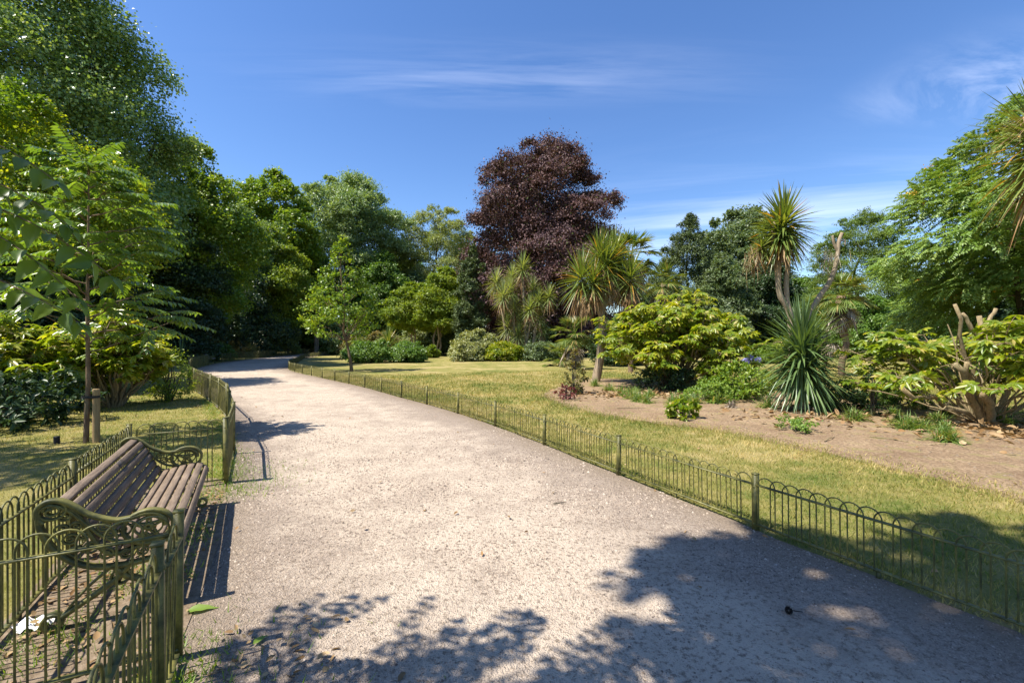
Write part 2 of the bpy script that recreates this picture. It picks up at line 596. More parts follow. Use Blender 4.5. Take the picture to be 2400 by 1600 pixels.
def bar_sweep(g, yz, x, thick, width):
    """flat iron bar following a curve in the YZ plane, width across X"""
    P = np.array(yz, float)
    P[:, 0] *= DEPTH
    P[:, 1] = np.where(P[:, 1] < .43, P[:, 1], .43 + (P[:, 1] - .43) * .80)
    T = unit(np.gradient(P, axis=0))
    Nn = np.stack([-T[:, 1], T[:, 0]], 1)
    n = len(P)
    V = np.zeros((n, 8, 3))
    h, w = thick / 2, width / 2
    b = min(h, w) * .45
    sec = [(-w, -h + b), (-w, h - b), (-w + b, h), (w - b, h), (w, h - b), (w, -h + b), (w - b, -h), (-w + b, -h)]
    for k, (sx, sn) in enumerate(sec):
        V[:, k, 0] = x + sx
        V[:, k, 1:] = P + Nn * sn
    i, j = np.meshgrid(np.arange(n - 1), np.arange(8), indexing='ij')
    j2 = (j + 1) % 8
    f = np.stack([i * 8 + j, i * 8 + j2, (i + 1) * 8 + j2, (i + 1) * 8 + j], -1).reshape(-1, 4)
    g.add(V.reshape(-1, 3), f)


def rvec(rng, n):
    return unit(rng.normal(size=(n, 3)))


# leaf templates: x along the leaf, y across, z along the leaf normal
T_LEAF2 = (np.array([[0, 0, 0], [.42, .5, .05], [1, 0, -.08], [.42, -.5, .05]]), [np.array([[0, 1, 2]]), np.array([[0, 2, 3]])])
T_LEAF4 = (np.array([[0, 0, 0], [.22, .42, .05], [.6, .42, .03], [1, 0, -.14], [.6, -.42, .03], [.22, -.42, .05]]),
           [np.array([[0, 1, 2, 3]]), np.array([[0, 3, 4, 5]])])


def hi_leaf(rows=7):
    v, f = [], []
    for i in range(rows):
        t = i / (rows - 1)
        w = .5 * (sin(pi * t ** .62) ** 1.15 if 0 < t < 1 else .02)
        zc = -.16 * t * t
        for k, s in enumerate((-1, -.5, 0, .5, 1)):
            v.append([t, s * w, zc + abs(s) * .07 * w * 2 + (.012 * (-1) ** i) * abs(s)])
    for i in range(rows - 1):
        for k in range(4):
            a = i * 5 + k
            f.append([a, a + 1, a + 6, a + 5])
    return np.array(v), [np.array(f)]


T_HI = hi_leaf()


def cards(g, P, X, Nn, L, Wd, tmpl=T_LEAF2):
    n = len(P)
    if n == 0:
        return
    X = unit(X)
    Nn = unit(Nn - X * np.sum(X * Nn, 1, keepdims=True))
    Y = np.cross(Nn, X)
    T, fs = tmpl
    L = np.broadcast_to(L, (n,))[:, None, None]
    Wd = np.broadcast_to(Wd, (n,))[:, None, None]
    V = P[:, None] + X[:, None] * T[None, :, 0:1] * L + Y[:, None] * T[None, :, 1:2] * Wd + Nn[:, None] * T[None, :, 2:3] * L
    k = len(T)
    off = (np.arange(n) * k)[:, None, None]
    g.add(V.reshape(-1, 3), *[(f[None] + off).reshape(-1, f.shape[1]) for f in fs])


def straps(g, O, D, L, Wd, droop, k=6, fold=.25, side=None, tipw=.05):
    """curved strap leaves from O along D, bending down by droop"""
    n = len(O)
    if n == 0:
        return
    D = unit(D)
    L = np.broadcast_to(L, (n,))
    Wd = np.broadcast_to(Wd, (n,))
    droop = np.broadcast_to(droop, (n,))
    t = np.linspace(0, 1, k)
    Z = np.array([0, 0, 1.0])
    C = O[:, None] + D[:, None] * (L[:, None, None] * t[None, :, None])
    C = C - Z * (droop * L)[:, None, None] * (t ** 2)[None, :, None]
    if side is None:
        S = np.cross(D, Z)
        bad = np.linalg.norm(S, axis=1) < .15
        S[bad] = np.array([1.0, 0, 0])
        S = unit(S)
    else:
        S = unit(side)
    w = np.minimum(1, .55 + 2.2 * t) * np.maximum(tipw, (1 - t ** 2.2))
    TT = unit(np.gradient(C, axis=1))
    UP = np.cross(S[:, None] * np.ones_like(TT), TT)
    hw = .5 * Wd[:, None, None] * w[None, :, None]
    V = np.stack([C - S[:, None] * hw + UP * hw * fold * 2, C, C + S[:, None] * hw + UP * hw * fold * 2], 2)  # n,k,3,3
    i, j = np.meshgrid(np.arange(k - 1), np.arange(2), indexing='ij')
    f = np.stack([i * 3 + j, i * 3 + j + 1, (i + 1) * 3 + j + 1, (i + 1) * 3 + j], -1).reshape(-1, 4)
    off = (np.arange(n) * k * 3)[:, None, None]
    g.add(V.reshape(-1, 3), (f[None] + off).reshape(-1, 4))


def pinnate(g, O, D, L, pairs, ll, lw, droop, rng, gr=None, tmpl=T_LEAF4, hang=.35, rr=.004):
    """feather leaves: a bending rachis with leaflets in pairs. gr collects the rachis tubes"""
    n = len(O)
    D = unit(D)
    Z = np.array([0, 0, 1.0])
    S = np.cross(D, Z)
    S[np.linalg.norm(S, axis=1) < .1] = np.array([1.0, 0, 0])
    S = unit(S)
    L = np.broadcast_to(L, (n,))
    droop = np.broadcast_to(droop, (n,))
    t = np.linspace(.18, 1, pairs)
    C = O[:, None] + D[:, None] * (L[:, None, None] * t[None, :, None]) - Z * (droop * L)[:, None, None] * (t ** 2)[None, :, None]
    TT = unit(D[:, None] - Z * 2 * droop[:, None, None] * t[None, :, None])
    UP = np.cross(S[:, None] * np.ones_like(TT), TT)
    size = (np.minimum(1, .55 + t) * np.minimum(1, 1.45 - .6 * t))[None, :]
    for s in (-1, 1):
        X = S[:, None] * s * .85 + TT * .45 - Z * hang + rng.normal(size=C.shape) * .10
        Nn = UP + S[:, None] * s * hang + rng.normal(size=C.shape) * .15
        Lf = ll * size * rng.uniform(.85, 1.12, (n, pairs))
        if tmpl is T_HI:
            X = X + rng.normal(size=C.shape) * .22
            Nn = Nn + rng.normal(size=C.shape) * .35
        cards(g, C.reshape(-1, 3), X.reshape(-1, 3), Nn.reshape(-1, 3), Lf.ravel(), (Lf * lw).ravel(), tmpl)
    # end leaflet
    cards(g, C[:, -1], TT[:, -1] - Z * .2, UP[:, -1], ll * .8, ll * lw * .8, tmpl)
    if gr is not None:
        tt = np.linspace(0, 1, 6)
        for i in range(n):
            c = O[i] + D[i] * (L[i] * tt[:, None]) - Z * (droop[i] * L[i]) * (tt ** 2)[:, None]
            tube(gr, c, np.linspace(rr, rr * .35, 6), 4, False)


def palmate(g, P, X, Nn, size, rng, lobes=8, gr=None):
    """hand-shaped leaves: lobes radiating from the leaf base"""
    n = len(P)
    X = unit(X)
    Nn = unit(Nn - X * np.sum(X * Nn, 1, keepdims=True))
    Y = np.cross(Nn, X)
    size = np.broadcast_to(size, (n,))
    for a in np.linspace(-2.2, 2.2, lobes):
        d = X * cos(a) + Y * sin(a) - Nn * .16 + rng.normal(size=(n, 3)) * .06
        l = size * (1.0 - .16 * abs(a)) * rng.uniform(.9, 1.1, n)
        cards(g, P + X * (size * .06)[:, None], d, Nn + rng.normal(size=(n, 3)) * .12, l, size * .34, T_LEAF4)


# ------------------------------------------------------------------ trees
def profile_lobes(cx, cy, z0, z1, prof, n, rng, frac=.36, squash=.8, ex=1.0, ey=1.0, core=7, cw=.60):
    """lobes filling a body of revolution; prof = [(t, radius)]"""
    pt, pr = zip(*prof)
    res = []
    t = (np.arange(n) + rng.uniform(0, 1, n)) / n
    t = np.clip(t, .0, 1)
    ang = np.arange(n) * 2.399 + rng.uniform(-.6, .6, n)
    for ti, a in zip(t, ang):
        R = np.interp(ti, pt, pr)
        lr = max(frac * R * rng.uniform(.75, 1.25), .12 * max(pr))
        rad = max(0, R - lr * .85) * (rng.uniform(.35, 1) ** .5)
        res.append([cx + cos(a) * rad * ex, cy + sin(a) * rad * ey, z0 + ti * (z1 - z0), lr, lr, lr * squash])
    for k in range(core):
        ti = (k + .5) / core
        R_ = np.interp(ti, pt, pr)
        a = k * 2.1
        res.append([cx + cos(a) * R_ * .18, cy + sin(a) * R_ * .18, z0 + ti * (z1 - z0), R_ * cw, R_ * cw, max((z1 - z0) / core * .8, R_ * .3)])
    L = np.array(res)
    L[:, 2] = np.clip(L[:, 2], z0 + L[:, 5] * .6, z1 - L[:, 5] * .7)
    return L


LEAF_MULT = 1.9


def crown(g, lobes, n_leaf, leaf, rng, width=.62, per=22, spread=.30, up=.35, droop=.25, tmpl=T_LEAF2, flat=.7, centre=None, sub_k=5, ragged=.10):
    """leaf sprays over the lobes: twigs pushed out of each lobe, leaves along the twigs"""
    par = np.asarray(lobes)
    kids = []
    if sub_k:
        c0_ = par[:, :3].mean(0)
        for lb in par:
            for _ in range(sub_k):
                dd = rng.normal(size=3) + unit(lb[:3] - c0_) * .9 + np.array([0, 0, .3])
                dd /= np.linalg.norm(dd)
                rr_ = rng.uniform(.26, .56)
                kids.append([*(lb[:3] + dd * lb[3:6] * rng.uniform(.7, .98)), *(lb[3:6] * rr_)])
        lobes = np.vstack([par, np.array(kids)])
        lobes[:, 2] = np.maximum(lobes[:, 2], lobes[:, 5] * .5)
    else:
        lobes = par
    area = lobes[:, 3] * lobes[:, 5]
    n_leaf = n_leaf * LEAF_MULT
    nc = max(8, int(n_leaf / per))
    idx = rng.choice(len(lobes), nc, p=area / area.sum())
    Lb = lobes[idx]
    D = rvec(rng, nc)
    D[:, 2] = np.where(D[:, 2] < -.35, -D[:, 2] * .6, D[:, 2])
    D = unit(D)
    u = 1 - rng.uniform(0, 1, nc) ** 1.6 * .55
    u = np.where(rng.uniform(0, 1, nc) < ragged, u + rng.uniform(0, .15 + ragged * .9, nc), u)
    P = Lb[:, :3] + D * Lb[:, 3:6] * u[:, None]
    # drop sprays buried in other lobes
    q = (P[:, None] - par[None, :, :3]) / par[None, :, 3:6]
    deep = (np.linalg.norm(q, axis=2) < .62).sum(1) - (u < .62)
    keep = (deep < 1) | (rng.uniform(0, 1, nc) < .22)
    P, D, Lb = P[keep], D[keep], Lb[keep]
    c0 = lobes[:, :3].mean(0) if centre is None else np.asarray(centre)
    outw = unit(unit(P - c0) * .7 + D * .6)
    nc = len(P)
    n = nc * per
    rep = np.repeat(np.arange(nc), per)
    sub = rng.integers(0, 4, n)
    cr = np.maximum(Lb[:, 3], .3 * np.median(par[:, 3])) * spread * rng.uniform(.7, 1.4, nc)
    sd = unit(outw[:, None] * .75 + rng.normal(size=(nc, 4, 3)) * np.array([.75, .75, .5]) + np.array([0, 0, up]))
    dirs = sd[rep, sub]
    t = rng.uniform(-.35, 1.0, n)
    p = P[rep] + dirs * (cr[rep] * t)[:, None] + rng.normal(size=(n, 3)) * (cr[rep] * .24)[:, None] * np.array([1, 1, flat])
    p[:, 2] = np.maximum(p[:, 2], .03)
    X = unit(dirs * .55 + rng.normal(size=(n, 3)) * .65 - np.array([0, 0, droop]))
    Nn = np.array([0, 0, .75]) + outw[rep] * .55 + rng.normal(size=(n, 3)) * .55
    L = leaf * rng.uniform(.6, 1.25, n)
    cards(g, p, X, Nn, L, L * width, tmpl)
    return P, outw


def limb_curve(a, b, sag, rng, k=7):
    a, b = np.asarray(a, float), np.asarray(b, float)
    t = np.linspace(0, 1, k)[:, None]
    L = np.linalg.norm(b - a)
    m = a + (b - a) * t + np.array([0, 0, 1.0]) * sag * L * (t * (1 - t))
    w = rng.normal(size=(k, 3)) * L * .018
    w[0] = w[-1] = 0
    return m + w


def make_tree(name, label, cat, base, lobes, lmat, n_leaf, leaf, seed, bark=None, r0=.3, fork=.35, group=None, stems=1,
              lean=0.0, limbs=14, twigs=60, **kw):
    rng = np.random.default_rng(seed)
    bx, by = base
    root = empty(name, (bx, by, 0), label, cat, group)
    lobes = np.asarray(lobes)
    zt = lobes[:, 2].max()
    z0 = (lobes[:, 2] - lobes[:, 5]).min()
    cx, cy = lobes[:, 0].mean(), lobes[:, 1].mean()
    gt = Geo()
    gb = gt
    for s in range(stems):
        a = s * 2 * pi / max(1, stems) + seed
        off = 0 if stems == 1 else .12 * (zt - z0)
        top = np.array([cx + cos(a) * off, cy + sin(a) * off, z0 + (zt - z0) * .85])
        foot = np.array([bx + cos(a) * r0 * (stems > 1) * 1.2, by + sin(a) * r0 * (stems > 1) * 1.2, -.1])
        line = limb_curve(foot, top, 0, rng, 9)
        line[:, 0] += lean * np.sin(np.linspace(0, pi, 9))
        rr = np.linspace(1, .18, 9) * r0
        rr[0] *= 1.35
        tube(gt, line, rr, 9, False)
        order = rng.permutation(len(lobes))[:max(2, limbs // stems)]
        for i in order:
            lb = lobes[i]
            tz = np.clip((lb[2] - 1.2 * np.hypot(lb[0] - cx, lb[1] - cy) - 0) / max(top[2], .1), fork * .8, .9)
            st = np.array([np.interp(tz, np.linspace(0, 1, 9), line[:, k]) for k in range(3)])
            rs = np.interp(tz, np.linspace(0, 1, 9), rr) * .5
            tube(gb, limb_curve(st, lb[:3], .12, rng), np.linspace(rs, rs * .25, 7), 5, False)
    gl = Geo()
    P, ow = crown(gl, lobes, n_leaf, leaf, rng, **kw)
    sel = rng.choice(len(P), min(len(P), twigs), replace=False)
    for i in sel:
        d = np.linalg.norm((lobes[:, :3] - P[i]) / lobes[:, 3:6], axis=1)
        lb = lobes[np.argmin(d)]
        tube(gb, limb_curve(lb[:3], P[i], .05, rng, 4), np.linspace(r0 * .10, r0 * .03, 4), 4, False)
    part('trunk', gt, bark or BARK, root, True)
    part('crown', gl, lmat, root)
    return root


def bush(name, label, cat, base, R, h, lmat, n_leaf, leaf, seed, group=None, nl=10, squash=.8, **kw):
    rng = np.random.default_rng(seed)
    lobes = profile_lobes(base[0], base[1], 0.0, h, [(0, R * .85), (.35, R), (.75, R * .7), (1, R * .25)], nl, rng, .42, squash)
    root = empty(name, (base[0], base[1], 0), label, cat, group)
    g = Geo()
    for lb in lobes:
        tube(g, limb_curve((base[0] + rng.normal() * .08 * R, base[1] + rng.normal() * .08 * R, -.02), lb[:3], .05, rng, 5), np.linspace(.02, .006, 5) * max(1, h * .6), 5, False)
    part('stem', g, BARK, root, True)
    gl = Geo()
    crown(gl, lobes, n_leaf, leaf, rng, **kw)
    part('foliage', gl, lmat, root)
    return root


def ax(px, d):
    """ground x of something seen at photo column px from d metres away"""
    return (px - 1200) / 1067 * d


#@@GROUND
# ------------------------------------------------------------------ fence and path lines (world metres)
LEFT_EDGE = np.array([(0.62, -2.0), (-1.54, 2.0), (-1.74, 2.37), (-3.32, 5.29), (-4.1, 6.7), (-6.1, 9.75), (-7.2, 11.2), (-8.5, 12.8), (-9.87, 14.4),
                      (-11.4, 16.2), (-13.2, 18.6), (-15.3, 21.6), (-18.9, 27.0), (-21.7, 32.5)])
RIGHT_EDGE = np.array([(4.9, -1.6), (2.98, 2.36), (2.14, 4.0), (1.33, 5.62), (.51, 7.3), (-.43, 9.1), (-1.43, 10.8), (-2.5, 12.4), (-3.75, 14.2), (-5.1, 16.2),
                       (-6.6, 18.2), (-8.0, 20.0), (-9.4, 21.8), (-11.5, 24.5), (-13.2, 27.0), (-14.6, 29.8), (-15.9, 33.0), (-17.4, 37.0),
                       (-19.4, 42.0), (-21.4, 47.5), (-23.0, 54.0), (-24.4, 61.0), (-25.6, 68.0), (-26.6, 76.0)])
FAR_LEFT = np.array([(-23.6, 37.0), (-25.2, 43.0), (-26.9, 50.0), (-28.3, 57.0), (-29.6, 64.0), (-30.8, 72.0), (-31.6, 80.0)])


def inside(poly, P):
    x, y = P[:, 0], P[:, 1]
    r = np.zeros(len(P), bool)
    n = len(poly)
    for i in range(n):
        x1, y1 = poly[i]
        x2, y2 = poly[(i + 1) % n]
        c = (y1 > y) != (y2 > y)
        with np.errstate(divide='ignore', invalid='ignore'):
            xi = (x2 - x1) * (y - y1) / (y2 - y1 + 1e-12) + x1
        r ^= c & (x < xi)
    return r


def sheet(poly, z):
    """one flat n-gon split into a fan-safe triangulation"""
    from mathutils.geometry import tessellate_polygon
    P = [Vector((x, y, 0)) for x, y in poly]
    tri = np.array(tessellate_polygon([P]))
    V = np.column_stack([np.asarray(poly), np.full(len(poly), z)])
    # face up
    a, b, c = V[tri[:, 0]], V[tri[:, 1]], V[tri[:, 2]]
    up = np.cross(b - a, c - a)[:, 2] > 0
    tri = np.where(up[:, None], tri, tri[:, ::-1])
    return Geo().add(V, tri)


def wobble(line, amp, rng, k=5):
    L = smooth_line(np.column_stack([line, np.zeros(len(line))]), k)[:, :2]
    return L + rng.normal(size=L.shape) * amp


rngG = np.random.default_rng(5)
# lawn out to the horizon
a = np.linspace(0, 2 * pi, 96, endpoint=False)
rings = [1, 4, 8, 16, 30, 60, 110, 200, 420, 900]
V = [[0, 10, 0]]
for r in rings:
    V += [[r * cos(t), 10 + r * sin(t), 0] for t in a]
F3 = [[0, 1 + i, 1 + (i + 1) % 96] for i in range(96)]
F4 = []
for k in range(len(rings) - 1):
    for i in range(96):
        p, q = 1 + k * 96, 1 + (k + 1) * 96
        F4.append([p + i, q + i, q + (i + 1) % 96, p + (i + 1) % 96])
ground('lawn', Geo().add(V, F3, F4), GM['lawn'])

far_path_l = np.vstack([LEFT_EDGE, FAR_LEFT])


def by_length(line, n, amp=.0):
    L = smooth_line(np.column_stack([line, np.zeros(len(line))]), 8)[:, :2]
    sl = np.concatenate([[0], np.cumsum(np.linalg.norm(np.diff(L, axis=0), axis=1))])
    t = sl[-1] * (np.linspace(0, 1, n) ** 1.4)
    return np.column_stack([np.interp(t, sl, L[:, 0]), np.interp(t, sl, L[:, 1])]) + rngG.normal(size=(n, 2)) * amp


pl_, pr_ = by_length(far_path_l, 160, .012), by_length(RIGHT_EDGE, 160, .012)
PATH = np.vstack([pl_, pr_[::-1]])
ct = np.concatenate([[0, .02, .05, .1], np.linspace(.18, .82, 8), [.9, .95, .98, 1]])
V = (pl_[:, None] * (1 - ct)[None, :, None] + pr_[:, None] * ct[None, :, None])
V = np.concatenate([V, np.full(V.shape[:2] + (1,), .008)], 2)
kk = len(ct)
i_, j_ = np.meshgrid(np.arange(159), np.arange(kk - 1), indexing='ij')
Fp = np.stack([i_ * kk + j_, i_ * kk + j_ + 1, (i_ + 1) * kk + j_ + 1, (i_ + 1) * kk + j_], -1).reshape(-1, 4)
path_o = ground('path', Geo().add(V.reshape(-1, 3), Fp), GM['path'])
wid = np.linalg.norm(pr_ - pl_, axis=1)
edge = np.minimum(ct[None] * wid[:, None] * 1.25, (1 - ct)[None] * wid[:, None])
at_ = path_o.data.attributes.new('edge', 'FLOAT', 'POINT')
at_.data.foreach_set('value', edge.ravel().astype(np.float32))

BED = np.array([(1.0, 14.4), (1.25, 12.6), (1.7, 11.2), (2.35, 10.0), (3.1, 9.15), (4.0, 8.4), (4.5, 7.3), (4.85, 6.3), (5.2, 5.4), (5.6, 4.6), (6.4, 3.9), (8, 3.3),
                (14, 3.0), (16, 7.5), (12.5, 9.4), (10.6, 10.4), (9.6, 12.0), (9.2, 14.2), (7.6, 17.0), (6.4, 18.8), (4.6, 20.6), (3.0, 20.2), (2.0, 17.5)])
bed_s = smooth_line(np.column_stack([np.vstack([BED, BED[:1]]), np.zeros(len(BED) + 1)]), 6)[:-1, :2]
tn = np.roll(bed_s, -1, 0) - np.roll(bed_s, 1, 0)
bn = unit(np.column_stack([tn[:, 1], -tn[:, 0]]))
if inside(bed_s, (bed_s + bn * .05)).mean() > .5:
    bn = -bn
bo, bi = bed_s + bn * .55, bed_s - bn * .35
gbed = sheet(bi, .006)
nb = len(bed_s)
gbed.add(np.column_stack([np.vstack([bi, bo]), np.full(2 * nb, .006)]), [[k, (k + 1) % nb, nb + (k + 1) % nb, nb + k] for k in range(nb)])
bed_o = ground('planting_bed', gbed, GM['soil'])
at_ = bed_o.data.attributes.new('cover', 'FLOAT', 'POINT')
at_.data.foreach_set('value', np.concatenate([np.ones(nb), np.ones(nb), np.zeros(nb)]).astype(np.float32))
# worn ground under the bench
c0, c1 = np.array([-1.74, 2.37]), np.array([-3.32, 5.29])
along = unit(c1 - c0)
back = np.array([-along[1], along[0]])
PLOT = np.array([c0, c1, c1 + back * .86, c0 + back * .86])
ground('bench_plot', sheet(wobble(np.vstack([PLOT, PLOT[:1]]), .02, rngG)[:-1], .014), GM['dirt'])

# ------------------------------------------------------------------ grass blades (uncountable)
def blades(name, pts, h, w, rng, mat, kind='stuff'):
    n = len(pts)
    th = rng.uniform(0, 2 * pi, n)
    s = np.column_stack([np.cos(th), np.sin(th), np.zeros(n)])
    tip = np.column_stack([rng.normal(size=(n, 2)) * (h * .55)[:, None], h])
    b = np.column_stack([pts, np.zeros(n)])
    V = np.stack([b - s * (w / 2)[:, None], b + s * (w / 2)[:, None], b + tip], 1).reshape(-1, 3)
    F = np.arange(n * 3).reshape(-1, 3)
    g = Geo().add(V, F)
    return ground(name, g, mat, kind)


def sample_poly(poly, dens, rng):
    lo, hi = poly.min(0), poly.max(0)
    n = int(np.prod(hi - lo) * dens)
    P = rng.uniform(lo, hi, (n, 2))
    return P[inside(poly, P)]


def in_view(P, m=1.2):
    return (np.abs(P[:, 0]) < (P[:, 1] * 1.125 + m)) & (P[:, 1] > 1.0)


rl = RIGHT_EDGE
RLAWN = np.vstack([rl[:13], [(10, 30), (30, 30), (30, 2), (6, -1)]])
Pn = sample_poly(RLAWN, 1500, rngG)
Pn = Pn[in_view(Pn)]
d = Pn[:, 1]
keep = rngG.uniform(0, 1, len(Pn)) < np.clip((5.5 / np.maximum(d, 1)) ** 1.6, .05, 1)
Pn = Pn[keep & ~inside(bed_s, Pn)]
d = Pn[:, 1]
sz = np.clip(d / 6.5, .8, 2.6)
hh = rngG.uniform(.018, .060, len(Pn)) * np.clip(sz, .9, 1.5)
blades('grass', Pn, hh, rngG.uniform(.006, .012, len(Pn)) * sz, rngG, GM['blade'])
LLAWN = np.vstack([LEFT_EDGE[1:10], [(-14, 18), (-22, 18), (-16, 6), (-4, .5), (-1.6, .5)]])
Pn = sample_poly(LLAWN, 900, rngG)
Pn = Pn[in_view(Pn) & ~inside(PLOT, Pn)]
d = Pn[:, 1]
Pn = Pn[rngG.uniform(0, 1, len(Pn)) < np.clip((5.5 / d) ** 1.5, .08, 1)]
sz = np.clip(Pn[:, 1] / 6.0, .8, 2.2)
blades('grass', Pn, rngG.uniform(.02, .05, len(Pn)) * np.clip(sz, .9, 1.4), rngG.uniform(.004, .008, len(Pn)) * sz, rngG, GM['blade'])
tt = rngG.integers(0, nb, 16000)
Ps = bed_s[tt] + bn[tt] * rngG.normal(.12, .28, (16000, 1)) + rngG.normal(size=(16000, 2)) * .12
Ps = Ps[in_view(Ps)]
blades('grass', Ps, rngG.uniform(.02, .06, len(Ps)), rngG.uniform(.008, .016, len(Ps)), rngG, GM['blade'])
# longer weeds along the path's left edge, in the bench plot and at fence feet
W1 = []
for p0, p1, n, wd in (((-1.55, 2.0), (-1.75, 2.4), 700, .14), ((-1.2, 1.8), (-1.5, 2.35), 260, .30), ((-3.0, 4.75), (-4.1, 6.6), 1400, .14), ((-2.75, 5.0), (-3.2, 6.0), 400, .25), ((-4.1, 6.7), (-8.5, 12.7), 1500, .10)):
    t = rngG.uniform(0, 1, (n, 1))
    W1.append(np.array(p0) + (np.array(p1) - np.array(p0)) * t + rngG.normal(size=(n, 2)) * wd)
pp = sample_poly(PLOT, 2600, rngG)
cl = np.sin(pp[:, 0] * 7.1 + 1) + np.sin(pp[:, 1] * 8.3) + rngG.normal(size=len(pp)) * .6
W1.append(pp[cl > .25])
W1 = np.vstack(W1)
blades('weeds', W1, rngG.uniform(.02, .07, len(W1)), rngG.uniform(.006, .012, len(W1)), rngG, LF['weed'])
t = rngG.uniform(0, 1, 5200)
ii = np.interp(t ** 1.7 * 12, np.arange(13), np.arange(13))
W2 = np.column_stack([np.interp(ii, np.arange(len(rl)), rl[:, 0]), np.interp(ii, np.arange(len(rl)), rl[:, 1])]) + rngG.normal(size=(5200, 2)) * .05 + np.array([.13, .06])
blades('grass', W2, rngG.uniform(.03, .08, len(W2)), rngG.uniform(.005, .010, len(W2)), rngG, GM['blade'])

# loose pebbles
Pp = sample_poly(PATH[(PATH[:, 1] < 14)], 5200, rngG)
Pp = Pp[in_view(Pp, .3) & (Pp[:, 1] < 9)]
clus = np.sin(Pp[:, 0] * 3.1 + np.sin(Pp[:, 1] * 2.3) * 1.5) + np.sin(Pp[:, 1] * 4.2 + 1.3 * np.sin(Pp[:, 0] * 1.7))
pr = np.clip((3.4 / Pp[:, 1]) ** 1.7, .03, 1) * np.clip(.40 + .28 * clus, .10, 1)
Pp = Pp[rngG.uniform(0, 1, len(Pp)) < pr]
n = len(Pp)
r = np.minimum(rngG.lognormal(-5.45, .42, n), .013) * np.clip(Pp[:, 1] / 3.0, .9, 1.7)
th = rngG.uniform(0, 2 * pi, (n, 1)) + np.arange(4)[None] * pi / 2 + rngG.normal(size=(n, 4)) * .25
rr = r[:, None] * rngG.uniform(.6, 1.2, (n, 4))
base4 = np.stack([Pp[:, :1] + np.cos(th) * rr, Pp[:, 1:] + np.sin(th) * rr, np.full((n, 4), .007)], -1)
topv = np.column_stack([Pp + rngG.normal(size=(n, 2)) * (r * .3)[:, None], .008 + r * rngG.uniform(.5, 1.0, n)])
V = np.concatenate([base4, topv[:, None]], 1).reshape(-1, 3)
o5 = (np.arange(n) * 5)[:, None]
F = np.concatenate([o5 + np.array([[i, (i + 1) % 4, 4]]) for i in range(4)])
ground('gravel', Geo().add(V, F), GM['pebble'], 'stuff')

#@@FENCE
# ------------------------------------------------------------------ bow-top fences
PITCH = .106


def panel_meshes(h, rail, detail, length=1.8):
    """hoops, top rail, bottom rail and foot of one panel along +X, origin at its first post"""
    g = Geo()
    n = int(round(length / PITCH)) - 1
    w = PITCH * 1.42
    segs = {2: 12, 1: 9, 0: 6}[detail]
    sides = {2: 8, 1: 6, 0: 4}[detail]
    rad = .0052
    lo = (length - (n - 1) * PITCH) / 2
    for i in range(n):
        cx = lo + i * PITCH
        side = .0035 if i % 2 else -.0035
        x0, x1 = max(cx - w / 2, .018), min(cx + w / 2, length - .018)
        hw, mid = (x1 - x0) / 2, (x0 + x1) / 2
        top = h - .012
        arc = min(hw, .085)
        a = np.linspace(pi, 0, segs)
        pts = [(x0, side, .05)] + [(mid + hw * cos(t), side, top - arc + arc * sin(t)) for t in a] + [(x1, side, .05)]
        tube(g, pts, rad, sides, False)
    top_r, bot_r, foot = Geo(), Geo(), Geo()
    box(top_r, (length / 2, 0, rail), (length - .03, .034, .009))
    box(bot_r, (length / 2, 0, .062), (length - .03, .034, .009))
    box(foot, (length / 2, 0, .018), (.022, .022, .078))
    return g, top_r, bot_r, foot


def post_mesh(h):
    g = Geo()
    box(g, (0, 0, (h - .05) / 2), (.042, .042, h + .05 - .004))
    box(g, (0, 0, h + .002), (.048, .048, .010))
    for zz in (h - .11, .062):
        tube(g, [(0, -.02, zz), (0, -.028, zz)], [.009, .007], 6)
        tube(g, [(0, .02, zz), (0, .028, zz)], [.009, .007], 6)
    return g


rngF = np.random.default_rng(12)
_fence_data = {}


def fence_data(h, rail, detail, length=1.8):
    key = (h, rail, detail, length)
    if key not in _fence_data:
        ms = []
        for nm, gg in zip(('hoops', 'top_rail', 'bottom_rail', 'foot'), panel_meshes(h, rail, detail, length)):
            me = gg.mesh(nm, nm == 'hoops')
            me.materials.append(IRON)
            ms.append(me)
        pm = post_mesh(h).mesh('post')
        pm.materials.append(IRON)
        _fence_data[key] = (ms, pm)
    return _fence_data[key]


def link(name, me, parent):
    o = bpy.data.objects.new(name, me)
    COL.objects.link(o)
    o.parent = parent
    return o


def fence(label, pts, h, rail, group, start=True, end=True):
    pts = np.asarray(pts, float)
    root = empty('bow_top_fence', (pts[0][0], pts[0][1], 0), label, 'fence', group)
    for i, p in enumerate(pts):
        dist = sqrt(p[0] ** 2 + p[1] ** 2)
        det = 2 if dist < 7 else 1 if dist < 20 else 0
        ms, pm = fence_data(h, rail, det)
        q = pts[min(i + 1, len(pts) - 1)]
        ang = atan2(*(q - p)[::-1]) if i < len(pts) - 1 else atan2(*(p - pts[i - 1])[::-1])
        if (i > 0 or start) and (i < len(pts) - 1 or end):
            po = link('fence_post', pm, root)
            po.location = (p[0] - pts[0][0], p[1] - pts[0][1], 0)
            po.rotation_euler = (rngF.normal() * .010, rngF.normal() * .010, ang)
        if i == len(pts) - 1:
            break
        L = np.linalg.norm(q - p)
        base_l = 1.8 if abs(L - 1.8) < .32 else round(L, 2)
        ms, pm = fence_data(h, rail, det, base_l)
        pa = link('fence_panel', ms[0], root)
        pa.location = (p[0] - pts[0][0], p[1] - pts[0][1], 0)
        pa.rotation_euler = (rngF.normal() * .012, rngF.normal() * .004, ang + rngF.normal() * .004)
        pa.scale = (L / base_l, 1, 1)
        if dist < 40:
            for nm, me in zip(('rail', 'rail', 'foot'), ms[1:]):
                link(nm, me, pa)
        else:
            link('rail', ms[1], pa)
            link('rail', ms[2], pa)
    return root


